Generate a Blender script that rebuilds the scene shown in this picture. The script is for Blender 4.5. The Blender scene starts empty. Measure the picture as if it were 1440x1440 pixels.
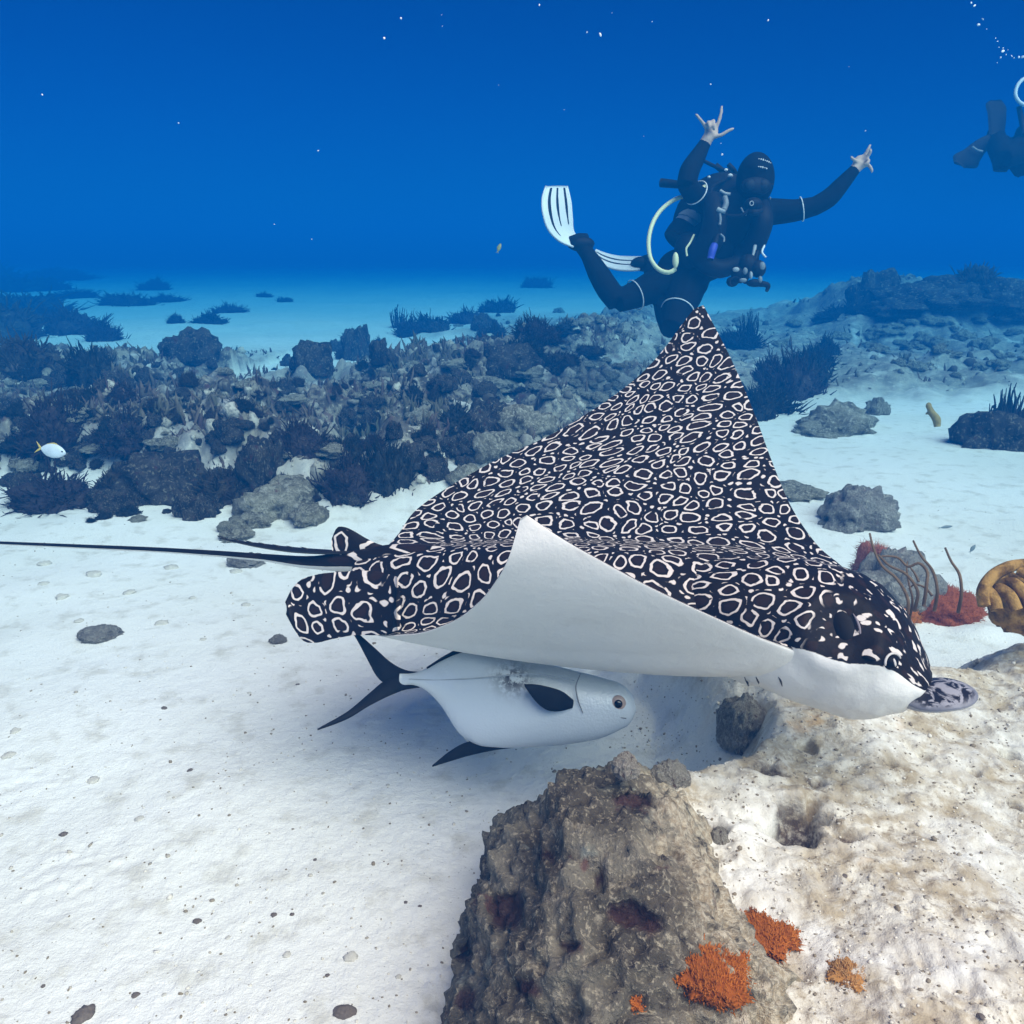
import bpy, math, random
import numpy as np
from mathutils import Vector, Matrix
random.seed(7); rng = np.random.default_rng(7)
R = math.radians
SC = bpy.context.scene
COL = SC.collection

# ------------------------------------------------------------------ camera
F = 1247.0; PITCH = R(16.5); CAM = np.array([0., 0., 1.0])
cd = bpy.data.cameras.new('camera'); cam = bpy.data.objects.new('camera', cd); COL.objects.link(cam)
cam.location = CAM; cam.rotation_euler = (math.pi/2 - PITCH, 0, 0)
cd.sensor_width = 36; cd.lens = 36*F/1440; cd.clip_start = .02; cd.clip_end = 500
SC.camera = cam
# ------------------------------------------------------------------ world, sun, exposure
SUN_EL, SUN_AZ = R(52), R(140)          # azimuth measured from +Y (behind the ray) towards +X
w = bpy.data.worlds.new('World'); SC.world = w; w.use_nodes = True
nt = w.node_tree; bg = nt.nodes['Background']
sky = nt.nodes.new('ShaderNodeTexSky'); sky.sky_type = 'NISHITA'; sky.sun_disc = False
sky.sun_elevation = SUN_EL; sky.sun_rotation = SUN_AZ; sky.air_density = 1.0; sky.dust_density = .3; sky.ozone_density = 2.0
tint = nt.nodes.new('ShaderNodeMix'); tint.data_type = 'RGBA'; tint.blend_type = 'MULTIPLY'; tint.inputs[0].default_value = 1
tint.inputs[7].default_value = (.0, .070, .305, 1)      # daylight filtered by the water overhead
nt.links.new(sky.outputs[0], tint.inputs[6]); nt.links.new(tint.outputs[2], bg.inputs[0])
bg.inputs[1].default_value = .085
ld = bpy.data.lights.new('sun', 'SUN'); ld.energy = 5.0; ld.angle = R(65); ld.color = (1, .63, .54)
sun = bpy.data.objects.new('sun', ld); COL.objects.link(sun)
sdir = Vector((math.sin(SUN_AZ)*math.cos(SUN_EL), math.cos(SUN_AZ)*math.cos(SUN_EL), math.sin(SUN_EL)))
sun.rotation_euler = sdir.to_track_quat('Z', 'Y').to_euler(); sun.location = (0, 6, 8)
vs = SC.view_settings; vs.view_transform = 'Standard'; vs.look = 'None'; vs.gamma = 1; vs.exposure = 1.14; vs.use_curve_mapping = False
SC.render.engine = 'CYCLES'
cy = SC.cycles; cy.use_denoising = True; cy.max_bounces = 5; cy.diffuse_bounces = 4; cy.glossy_bounces = 2
cy.transmission_bounces = 3; cy.volume_bounces = 0; cy.transparent_max_bounces = 6; cy.caustics_reflective = False; cy.caustics_refractive = False

# ------------------------------------------------------------------ helpers
CR = np.array([1., 0, 0]); CF = np.array([0, math.cos(PITCH), -math.sin(PITCH)]); CU = np.array([0, math.sin(PITCH), math.cos(PITCH)])
def P(px, py, d):
    "point seen at photo pixel (px,py) standing d metres in front of the camera"
    return CAM + CR*((px-720)/F*d) + CF*d - CU*((py-720)/F*d)
def PP(pts): return np.array([P(*p) for p in pts])
def nrm(v): return v/np.linalg.norm(v)

def _hash(ix, iy, iz):
    h = (ix*374761393 + iy*668265263 + iz*2147483647*7 + iz*1274126177) & 0xffffffff
    h = ((h ^ (h >> 13))*1274126177) & 0xffffffff
    h = ((h ^ (h >> 16))*2246822519) & 0xffffffff
    return ((h ^ (h >> 15)) & 0xffff)/65535.0
def vnoise(p):
    p = np.asarray(p, float); i = np.floor(p).astype(np.int64); f = p-i; u = f*f*f*(f*(f*6-15)+10)
    x, y, z = i[..., 0], i[..., 1], i[..., 2]; r = 0
    for dx in (0, 1):
        for dy in (0, 1):
            for dz in (0, 1):
                wgt = (u[..., 0] if dx else 1-u[..., 0])*(u[..., 1] if dy else 1-u[..., 1])*(u[..., 2] if dz else 1-u[..., 2])
                r = r + wgt*_hash(x+dx, y+dy, z+dz)
    return r*2-1
def fbm(p, o=4, lac=2.03, g=.5):
    p = np.asarray(p, float); a = 1; s = 0
    for k in range(o):
        s = s + a*vnoise(p+17.3*k); p = p*lac; a *= g
    return s
def ridge(p, o=4):
    p = np.asarray(p, float); a = 1; s = 0
    for k in range(o):
        s = s + a*(1-2*np.abs(vnoise(p+9.1*k))); p = p*2.1; a *= .5
    return s
def sm(e0, e1, x):
    t = np.clip((x-e0)/(e1-e0), 0, 1); return t*t*(3-2*t)

def mesh(name, V, Fc, smooth=True, attrs=None, mats=(), mi=None):
    me = bpy.data.meshes.new(name); V = np.asarray(V, np.float32)
    if isinstance(Fc, np.ndarray):
        n, k = Fc.shape
        me.vertices.add(len(V)); me.vertices.foreach_set('co', V.ravel())
        me.loops.add(n*k); me.loops.foreach_set('vertex_index', Fc.ravel().astype(np.int32))
        me.polygons.add(n); me.polygons.foreach_set('loop_start', np.arange(0, n*k, k, dtype=np.int32))
        me.update(calc_edges=True); me.validate()
    else:
        me.from_pydata(V.tolist(), [], [list(f) for f in Fc]); me.update()
    me.polygons.foreach_set('use_smooth', np.full(len(me.polygons), smooth))
    for m in mats: me.materials.append(m)
    if mi is not None: me.polygons.foreach_set('material_index', np.asarray(mi, np.int32))
    for k, a in (attrs or {}).items():
        a = np.asarray(a, np.float32)
        t = me.attributes.new(k, 'FLOAT' if a.ndim == 1 else 'FLOAT_VECTOR', 'POINT')
        t.data.foreach_set('value' if a.ndim == 1 else 'vector', a.ravel())
    return me
def tag(o, label=None, cat=None, group=None, kind=None):
    for k, v in (('label', label), ('category', cat), ('group', group), ('kind', kind)):
        if v: o[k] = v
    return o
def obj(name, me, parent=None, loc=None):
    o = bpy.data.objects.new(name, me); COL.objects.link(o)
    if loc is not None: o.location = loc
    if parent is not None:
        o.parent = parent; o.matrix_parent_inverse = Matrix.Translation(-Vector(parent.location))
    return o
def thing(name, loc, label, cat, group=None):
    o = bpy.data.objects.new(name, None); COL.objects.link(o); o.location = loc; o.empty_display_size = .1
    return tag(o, label, cat, group)
def copy_tree(o, parent=None):
    c = o.copy(); COL.objects.link(c)
    if parent is not None: c.parent = parent
    for ch in o.children: copy_tree(ch, c)
    return c

def spline(t, K, tt):
    "nonuniform Catmull-Rom through (t,K) at tt"
    t = np.asarray(t, float); K = np.asarray(K, float); m = np.gradient(K, t, axis=0)
    i = np.clip(np.searchsorted(t, tt, side='right')-1, 0, len(t)-2); h = (t[i+1]-t[i]); u = (tt-t[i])/h
    sh = (-1,)+(1,)*(K.ndim-1); u = u.reshape(sh); h = h.reshape(sh)
    return (2*u**3-3*u**2+1)*K[i]+(u**3-2*u**2+u)*h*m[i]+(-2*u**3+3*u**2)*K[i+1]+(u**3-u**2)*h*m[i+1]
def resample(pts, n, extra=None):
    pts = np.asarray(pts, float); t = np.r_[0, np.cumsum(np.linalg.norm(np.diff(pts, axis=0), axis=1))]
    tt = np.linspace(0, t[-1], n); q = spline(t, pts, tt)
    if extra is None: return q
    return q, np.interp(tt, t, np.asarray(extra, float))
def grid_faces(nu, nv, closeu=False, closev=False, off=0):
    a = np.arange(nu if closeu else nu-1)[:, None]; b = np.arange(nv if closev else nv-1)[None, :]
    a2 = (a+1) % nu; b2 = (b+1) % nv
    f = np.stack([a*nv+b, a2*nv+b, a2*nv+b2, a*nv+b2], -1)
    return f.reshape(-1, 4)+off
def tube_geo(pts, rad, n=24, k=10, flat=None):
    p, r = resample(pts, n, rad if np.ndim(rad) else [rad]*len(pts))
    tg = np.gradient(p, axis=0); tg /= np.linalg.norm(tg, axis=1)[:, None]
    up = np.array([0, 0, 1.]) if abs(tg[0][2]) < .9 else np.array([1., 0, 0]); V = []
    for i in range(n):
        b = nrm(np.cross(tg[i], up)); up = np.cross(b, tg[i])
        a = np.linspace(0, 2*math.pi, k, endpoint=False)
        V.append(p[i]+r[i]*(np.cos(a)[:, None]*b+np.sin(a)[:, None]*up*(flat or 1)))
    V = np.concatenate(V+[p[:1], p[-1:]]); Fq = grid_faces(n, k, closev=True).tolist(); c0, c1 = n*k, n*k+1
    for j in range(k):
        Fq.append((c0, (j+1) % k, j)); Fq.append((c1, (n-1)*k+j, (n-1)*k+(j+1) % k))
    return V, Fq
class Geo:
    def __init__(s): s.V = []; s.F = []; s.n = 0
    def add(s, V, Fc):
        s.V.append(np.asarray(V)); s.F += [tuple(int(i)+s.n for i in f) for f in Fc]; s.n += len(V); return s
    def tube(s, *a, **k): return s.add(*tube_geo(*a, **k))
    def ell(s, c, A, n=14, m=10): return s.add(*ell_geo(c, A, n, m))
    def mesh(s, name, m, smooth=True): return mesh(name, np.concatenate(s.V), s.F, smooth, mats=[m])
def ell_geo(c, A, n=16, m=10):
    "ellipsoid: A rows = semi-axis vectors (a,b,pole)"
    A = np.asarray(A, float); th = np.linspace(0, math.pi, m+2)[1:-1]; ph = np.linspace(0, 2*math.pi, n, endpoint=False)
    T, Q = np.meshgrid(th, ph, indexing='ij')
    U = np.stack([np.sin(T)*np.cos(Q), np.sin(T)*np.sin(Q), np.cos(T)], -1).reshape(-1, 3)
    U = np.concatenate([U, [[0, 0, 1], [0, 0, -1]]]); V = np.asarray(c)+U@A
    Fq = grid_faces(m, n, closev=True).tolist()
    for j in range(n): Fq.append((m*n, j, (j+1) % n)); Fq.append((m*n+1, (m-1)*n+(j+1) % n, (m-1)*n+j))
    return V, Fq
def plate_geo(st, th, nu=14, nv=24, prof=None):
    "thin lens-section plate through stations [(edgeA, edgeB)]; th = max half thickness"
    A, B = np.array([s[0] for s in st]), np.array([s[1] for s in st]); mid = (A+B)/2
    t = np.r_[0, np.cumsum(np.linalg.norm(np.diff(mid, axis=0), axis=1)+1e-4)]; tt = np.linspace(0, t[-1], nv)
    A, B = spline(t, A, tt), spline(t, B, tt); u = (1-np.cos(np.linspace(0, math.pi, nu)))/2
    M = A[:, None]*(1-u)[None, :, None]+B[:, None]*u[None, :, None]
    n = np.cross(np.gradient(M, axis=0), np.gradient(M, axis=1)); n /= np.linalg.norm(n, axis=-1)[..., None]+1e-12
    h = th*np.sqrt(np.clip(4*u*(1-u), 0, 1))[None, :, None]*(np.ones(nv) if prof is None else prof(np.linspace(0, 1, nv)))[:, None, None]+th*.06
    up, lo = (M+n*h).reshape(-1, 3), (M-n*h).reshape(-1, 3); N = nu*nv
    f1 = grid_faces(nv, nu); f2 = f1[:, ::-1]+N; Fq = f1.tolist()+f2.tolist()
    bd = [j for j in range(nu)]+[i*nu+nu-1 for i in range(1, nv)]+[(nv-1)*nu+j for j in range(nu-2, -1, -1)]+[i*nu for i in range(nv-2, 0, -1)]
    for q in range(len(bd)):
        a, b = bd[q], bd[(q+1) % len(bd)]; Fq.append((b, a, a+N, b+N))
    return np.concatenate([up, lo]), Fq

# ------------------------------------------------------------------ material helpers
class NT:
    def __init__(s, name):
        s.m = bpy.data.materials.new(name); s.m.use_nodes = True; s.t = s.m.node_tree; s.b = s.t.nodes['Principled BSDF']
    def n(s, ty, **kw):
        x = s.t.nodes.new('ShaderNode'+ty)
        for k, v in kw.items(): setattr(x, k, v)
        return x
    def l(s, a, b): s.t.links.new(a, b)
    def val(s, sock, v):
        if isinstance(v, bpy.types.NodeSocket): s.l(v, sock)
        else: sock.default_value = v
    def coord(s, which='Object'): return s.n('TexCoord').outputs[which]
    def noise(s, vec, scale, detail=4, rough=.55, dist=0):
        x = s.n('TexNoise'); s.l(vec, x.inputs['Vector']); x.inputs['Scale'].default_value = scale; x.inputs['Detail'].default_value = detail
        x.inputs['Roughness'].default_value = rough; x.inputs['Distortion'].default_value = dist; return x.outputs['Fac']
    def voro(s, vec, scale, feature='F1', dim='3D', rnd=1):
        x = s.n('TexVoronoi', feature=feature, voronoi_dimensions=dim); s.l(vec, x.inputs['Vector']); x.inputs['Scale'].default_value = scale
        x.inputs['Randomness'].default_value = rnd; return x
    def math(s, op, a, b=None, c=None):
        x = s.n('Math', operation=op)
        for i, v in enumerate((a, b, c)):
            if v is not None: s.val(x.inputs[i], v)
        return x.outputs[0]
    def step(s, v, a, b, lo=0, hi=1):
        x = s.n('MapRange', interpolation_type='SMOOTHSTEP'); s.val(x.inputs[0], v); x.inputs[1].default_value = a; x.inputs[2].default_value = b
        x.inputs[3].default_value = lo; x.inputs[4].default_value = hi; return x.outputs[0]
    def mix(s, f, a, b, mode='MIX'):
        x = s.n('Mix', data_type='RGBA', blend_type=mode); s.val(x.inputs[0], f)
        for i, v in ((6, a), (7, b)): s.val(x.inputs[i], (*v, 1) if isinstance(v, tuple) and len(v) == 3 else v)
        return x.outputs[2]
    def attr(s, name): return s.n('Attribute', attribute_name=name).outputs
    def bump(s, h, strength=.5, dist=.01):
        x = s.n('Bump'); s.l(h, x.inputs['Height']); x.inputs['Strength'].default_value = strength; x.inputs['Distance'].default_value = dist
        s.l(x.outputs[0], s.b.inputs['Normal'])
    def fin(s, col, rough=.6, spec=.5, **kw):
        s.val(s.b.inputs['Base Color'], (*col, 1) if isinstance(col, tuple) and len(col) == 3 else col)
        s.val(s.b.inputs['Roughness'], rough); s.val(s.b.inputs['Specular IOR Level'], spec)
        for k, v in kw.items(): s.val(s.b.inputs[k.replace('_', ' ')], v)
        return s.m
def simple(name, col, rough=.5, spec=.5, var=.25, scale=30, **kw):
    t = NT(name); c = t.coord(); n = t.noise(c, scale)
    t.bump(n, .15, .004)
    return t.fin(t.mix(n, tuple(x*(1-var) for x in col), tuple(min(1, x*(1+var)) for x in col)), rough, spec, **kw)

# ------------------------------------------------------------------ seabed
def flat(px, py, z):
    d = CF+CR*((px-720)/F)-CU*((py-720)/F); t = (z-CAM[2])/d[2]; return (CAM+t*d)[:2]
PITS = [(*flat(px, py, .19), w_/F*1.35, dp) for px, py, w_, dp in ((1133, 1053, 15, .035), (1120, 1165, 34, .05), (1120, 1140, 30, .035), (1010, 1172, 16, .03), (1150, 1105, 14, .02),
        (1075, 1090, 22, .018), (1300, 1060, 12, .015), (1250, 1080, 14, .014), (1420, 1047, 14, .02), (1370, 1080, 10, .014), (1430, 1118, 10, .015), (1300, 905, 22, .02), (1380, 895, 26, .025), (1425, 880, 24, .03), (1190, 1180, 20, .012))]
def masks(x, y):
    p = np.stack([x, y, np.zeros_like(x)], -1); wob = fbm(p*1.1+3, 3)*.35
    # rubble-and-sand ledge on the right foreground, under the ray's head
    ex = .27+.04*np.sin(y*9)+.06*fbm(p*5+1, 2)-.36*sm(1.34, .95, y)
    led = sm(0, .17, x-ex)*sm(2.05, 1.72, y+.18*fbm(p*3+2, 2)-.06*x)
    # long reef behind on the left, from close in to far away
    front = 3.55+.10*(x+1.6)**2*.5+.25*np.sin(x*2.3)
    back = 8.2+.9*x*(x > -2.2)+1.6*np.clip(x+.2, 0, 3)
    left = sm(-.25, .35, y-front+wob*.5)*sm(1.7, -1.5, y-back+wob)*sm(.55, -.15, x-.16*y+.25+wob*.6)
    # pale rubble flat in the middle, running right across behind
    mid = sm(-.4, .5, y-(5.6+.35*np.clip(x-1, 0, 9))+wob)*sm(2.2, -1.5, y-13.5)*sm(-.9, .4, x-.02*y+.5+wob)
    ridge_r = sm(9.6, 10.6, y+wob)*sm(15, 13.2, y+wob)*sm(3.3, 4.6, x+.5*wob)
    return led, left, mid, ridge_r
def hgt(x, y, fine=True):
    x = np.asarray(x, float); y = np.asarray(y, float); sh = x.shape; x = np.atleast_1d(x); y = np.atleast_1d(y)
    p = np.stack([x, y, np.zeros_like(x)], -1); led, left, mid, rr = masks(x, y); r = np.hypot(x, y)
    z = .03*fbm(p*.7, 3)*sm(.5, 3, r)
    z = z+.005*fbm(p*3.5, 2)
    z = z+led*(.19+.022*fbm(p*2.1+4, 2)+.010*fbm(p*10, 3)+.004*ridge(p*24, 3)-.07*sm(.55, .95, x)*sm(1.3, .8, y))
    z = z+left*(.14+.10*fbm(p*1.4+7, 3)+.07*fbm(p*4.2, 3)+.06*fbm(p*11, 4))
    z = z+mid*(.07+.06*fbm(p*1.3+5, 3)+.05*fbm(p*5.1, 4))
    z = z+rr*(.38+.2*fbm(p*1.1+2, 3)+.06*fbm(p*5, 3))
    z = z+.55*sm(20, 60, y)*sm(-6, 12, x)*0
    if fine:
        near = sm(3.2, 1.2, r)
        z = z+near*(.0011*fbm(p*26, 3)+.0009*fbm(p*95, 2)+.0025*sm(.25,.6,vnoise(p*4+8))*fbm(p*55, 2))*(1+.3*led)
        for (qx, qy, w_, dp) in PITS:
            q = np.hypot(x-qx, (y-qy)*1.2)/w_*(1+.45*vnoise(p*45+qx*31)); z = z-1.5*dp*sm(1.25, .45, q)
    return z.reshape(sh)
def hq(x, y):
    "height of the finished seabed, interpolated"
    x = np.asarray(x, float); y = np.asarray(y, float); an = np.clip(np.arctan2(x, y), GA[0], GA[-1]-1e-6); ra = np.clip(np.hypot(x, y), GR[0], GR[-1]-1e-6)
    i = np.searchsorted(GA, an, side='right')-1; j = np.searchsorted(GR, ra, side='right')-1
    u = (an-GA[i])/(GA[i+1]-GA[i]); v = (ra-GR[j])/(GR[j+1]-GR[j])
    return GZ[i, j]*(1-u)*(1-v)+GZ[i+1, j]*u*(1-v)+GZ[i, j+1]*(1-u)*v+GZ[i+1, j+1]*u*v
TS = np.geomspace(.5, 80, 900)
def G(px, py):
    "ground point under a photo pixel"
    d = CF+CR*((px-720)/F)-CU*((py-720)/F); q = CAM+TS[:, None]*d; g = q[:, 2]-hq(q[:, 0], q[:, 1])
    below = g < 0; i = max(1, int(np.argmax(below)) if below.any() else len(TS)-1)
    u = g[i-1]/(g[i-1]-g[i]+1e-9); b = TS[i-1]+(TS[i]-TS[i-1])*u
    return CAM+b*d, b      # b is the depth along the camera axis

def sand_mat():
    t = NT('sand'); c = t.coord(); rub = t.attr('rubble')['Fac']; led = t.attr('ledge')['Fac']
    big = t.noise(c, 1.3, 3); fine = t.noise(c, 160, 3, .7); mid = t.noise(c, 14, 5, .6)
    sand = t.mix(t.step(big, .35, .7), (.79, .76, .69), (.84, .81, .76))
    sand = t.mix(t.step(mid, .50, .72, 0, .6), sand, (.52, .48, .40))
    gr = t.voro(c, 150); sp = t.step(gr.outputs['Distance'], .10, .22, 1, 0)
    keep = t.step(t.noise(c, 60, 2), .52, .64); sand = t.mix(t.math('MULTIPLY', t.math('MULTIPLY', sp, keep), .75), sand, (.28, .24, .19))
    # rubble of dead coral with turf
    m1 = t.noise(c, 7, 6, .65, .4); m2 = t.noise(c, 28, 5, .7)
    rubc = t.mix(t.step(m1, .40, .60), (.065, .055, .05), (.26, .23, .18)); rubc = t.mix(t.step(m2, .52, .72), rubc, (.46, .42, .34)); rubc = t.mix(t.step(m2, .46, .32), rubc, (.05, .04, .04)); rubc = t.mix(t.step(t.noise(c, 11, 3), .58, .66, 0, .7), rubc, (.10, .045, .045))
    le1 = t.noise(c, 18, 6, .7, .3); le2 = t.noise(c, 75, 4, .7)
    ledc = t.mix(t.step(le1, .42, .62), (.42, .33, .21), (.72, .66, .55)); ledc = t.mix(t.step(le2, .52, .68, 0, .85), ledc, (.24, .17, .10))
    ledc = t.mix(t.step(t.noise(c, 9, 4), .62, .72, 0, .7), ledc, (.50, .30, .12))
    col = t.mix(t.math('MULTIPLY', t.step(led, .25, .8), t.step(t.noise(c, 5, 5, .6), .36, .56, .25, .95)), sand, ledc)
    col = t.mix(t.math('MULTIPLY', rub, t.step(t.noise(c, 3.1, 5, .6), .30, .46, .45, 1)), col, rubc)
    col = t.mix(t.math('MULTIPLY', t.attr('hole')['Fac'], t.step(t.noise(c, 70, 4, .7), .36, .58, .35, .95)), col, (.085, .055, .04))      # shade inside the holes painted in as mottled dark brown
    h = t.math('ADD', t.math('MULTIPLY', fine, .8), t.math('ADD', mid, t.math('MULTIPLY', m2, .5)))
    t.bump(h, .55, .0065)
    return t.fin(col, .95, .1)
M_sand = sand_mat()
def build_seabed():
    a = np.radians(np.concatenate([np.linspace(-80, -36, 36)[:-1], np.linspace(-36, 36, 440), np.linspace(36, 80, 36)[1:]]))
    r = np.concatenate([np.geomspace(.04, .55, 24)[:-1], np.linspace(.55, 2.3, 400)[:-1], np.geomspace(2.3, 14, 260)[:-1], np.geomspace(14, 90, 60)])
    A, Q = np.meshgrid(a, r, indexing='ij'); x = Q*np.sin(A); y = Q*np.cos(A)
    z = hgt(x, y); led, left, mid, rr = masks(x, y)
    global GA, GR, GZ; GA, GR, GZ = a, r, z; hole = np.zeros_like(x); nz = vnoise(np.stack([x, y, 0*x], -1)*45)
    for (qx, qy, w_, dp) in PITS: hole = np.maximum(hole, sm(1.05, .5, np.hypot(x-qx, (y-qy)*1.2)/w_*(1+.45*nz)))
    V = np.stack([x, y, z], -1).reshape(-1, 3)
    # close the sheet behind the camera with a coarse fan so that light does not leak
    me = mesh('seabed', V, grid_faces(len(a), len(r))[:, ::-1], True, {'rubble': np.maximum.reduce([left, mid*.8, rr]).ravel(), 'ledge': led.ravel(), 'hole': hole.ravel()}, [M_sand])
    tag(obj('seabed', me), 'white sand seabed with coral rubble', kind='structure')
    g = []; b = np.linspace(R(80), R(280), 60); rr_ = np.array([.0, .22, 1, 4, 20, 90])
    A, Q = np.meshgrid(b, rr_, indexing='ij'); x = Q*np.sin(A); y = Q*np.cos(A); z = hgt(x, y, False)-.004
    me = mesh('seabed_behind', np.stack([x, y, z], -1).reshape(-1, 3), grid_faces(len(b), len(rr_))[:, ::-1], True, {'rubble': np.zeros(x.size), 'ledge': np.zeros(x.size)}, [M_sand])
    tag(obj('seabed', me), kind='structure')
build_seabed()

# ------------------------------------------------------------------ water (haze box)
def build_haze():
    g = Geo(); x0, x1, y0, y1, z0, z1 = -95, 95, -95, 95, -1.6, 2.34
    V = [(x, y, z) for x in (x0, x1) for y in (y0, y1) for z in (z0, z1)]
    me = mesh('haze', V, [(0, 1, 3, 2), (4, 6, 7, 5), (0, 4, 5, 1), (2, 3, 7, 6), (0, 2, 6, 4), (1, 5, 7, 3)], False)
    m = bpy.data.materials.new('water_haze'); m.use_nodes = True; t = m.node_tree; t.nodes.remove(t.nodes['Principled BSDF'])
    v = t.nodes.new('ShaderNodeVolumePrincipled'); t.links.new(v.outputs[0], t.nodes['Material Output'].inputs['Volume'])
    v.inputs['Density'].default_value = .20; v.inputs['Color'].default_value = (.002, .112, .36, 1)
    v.inputs['Absorption Color'].default_value = (0, .39, .97, 1); v.inputs['Anisotropy'].default_value = .0
    me.materials.append(m); tag(obj('haze', me), 'clear blue sea water filling the scene', kind='stuff')
build_haze()

# ------------------------------------------------------------------ spotted eagle ray
def ray_mat():
    t = NT('ray_skin'); uv = t.attr('puv')['Vector']; dor = t.attr('dorsal')['Fac']; hd = t.attr('headness')['Fac']
    nz = t.n('TexNoise'); t.l(uv, nz.inputs['Vector']); nz.inputs['Scale'].default_value = 38; nz.inputs['Detail'].default_value = 2
    off = t.n('VectorMath', operation='SUBTRACT'); t.l(nz.outputs['Color'], off.inputs[0]); off.inputs[1].default_value = (.5, .5, .5)
    sc = t.n('VectorMath', operation='SCALE'); t.l(off.outputs[0], sc.inputs[0]); sc.inputs['Scale'].default_value = .015
    ad = t.n('VectorMath', operation='ADD'); t.l(uv, ad.inputs[0]); t.l(sc.outputs[0], ad.inputs[1])
    nb = t.n('TexNoise'); t.l(uv, nb.inputs['Vector']); nb.inputs['Scale'].default_value = 5; nb.inputs['Detail'].default_value = 1
    o2 = t.n('VectorMath', operation='SUBTRACT'); t.l(nb.outputs['Color'], o2.inputs[0]); o2.inputs[1].default_value = (.5, .5, .5)
    s2 = t.n('VectorMath', operation='SCALE'); t.l(o2.outputs[0], s2.inputs[0]); s2.inputs['Scale'].default_value = .11
    a2 = t.n('VectorMath', operation='ADD'); t.l(ad.outputs[0], a2.inputs[0]); t.l(s2.outputs[0], a2.inputs[1]); v = a2.outputs[0]
    def rings(scale, r0, wd, corner):
        f1 = t.voro(v, scale, 'F1', '2D', .62); f2 = t.voro(v, scale, 'F2', '2D', .62); e = t.voro(v, scale, 'DISTANCE_TO_EDGE', '2D', .62)
        cellr = t.n('SeparateColor'); t.l(f1.outputs['Color'], cellr.inputs[0]); rnd = cellr.outputs[0]
        # ring follows a blend of the cell outline and a circle
        q = t.math('SUBTRACT', t.math('MULTIPLY', f1.outputs['Distance'], .75), t.math('MULTIPLY', e.outputs['Distance'], .62))
        q = t.math('ADD', q, t.math('MULTIPLY', t.math('SUBTRACT', rnd, .5), -.10))
        band = t.step(t.math('ABSOLUTE', t.math('SUBTRACT', q, r0)), wd*.72, wd*1.15, 1, 0)
        gap = t.step(t.noise(uv, scale*1.3, 2), .34, .39)           # some rings stay open
        band = t.math('MULTIPLY', band, gap)
        sm_ = t.voro(v, scale*2.6, 'F1', '2D', .9).outputs['Distance']
        dots = t.math('MULTIPLY', t.step(sm_, .20, .30, 1, 0), t.step(q, corner, corner+.05))
        return t.math('MAXIMUM', band, dots), q
    ring, q = rings(25, .115, .066, .40)
    spot = t.voro(v, 42, 'F1', '2D', .8).outputs['Distance']; sp = t.step(spot, .24, .33, 1, 0)
    sp = t.math('MULTIPLY', sp, t.step(t.noise(uv, 60, 1), .48, .53))
    pat = t.mix(t.step(hd, .35, .6), ring, sp)
    pat = t.math('MULTIPLY', pat, t.step(hd, 1.2, 1.5, 1, 0))
    c = t.coord(); n = t.noise(c, 9, 4); n2 = t.noise(c, 70, 4, .7)
    dark = t.mix(n, (.007, .0055, .0055), (.018, .013, .012)); dark = t.mix(t.step(q, .0, -.12, 0, .35), dark, (.045, .022, .015))
    pale = t.mix(n2, (.62, .54, .49), (.78, .72, .66))
    back = t.mix(pat, dark, pale)
    bel = t.mix(t.noise(c, 5, 4, .6, .5), (.74, .72, .65), (.86, .85, .80)); bel = t.mix(t.step(t.noise(c, 16, 5, .7), .56, .74, 0, .35), bel, (.58, .55, .50)); bel = t.mix(t.step(n2, .70, .8, 0, .5), bel, (.42, .37, .32))
    edge = t.math('ADD', dor, t.math('MULTIPLY', t.math('SUBTRACT', t.noise(uv, 55, 3), .5), .35))
    col = t.mix(t.step(edge, .44, .56), bel, back)
    t.bump(t.math('ADD', n2, t.math('MULTIPLY', t.noise(c, 25, 3), .8)), .22, .006)
    return t.fin(col, .5, .08)
M_ray = ray_mat()
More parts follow.
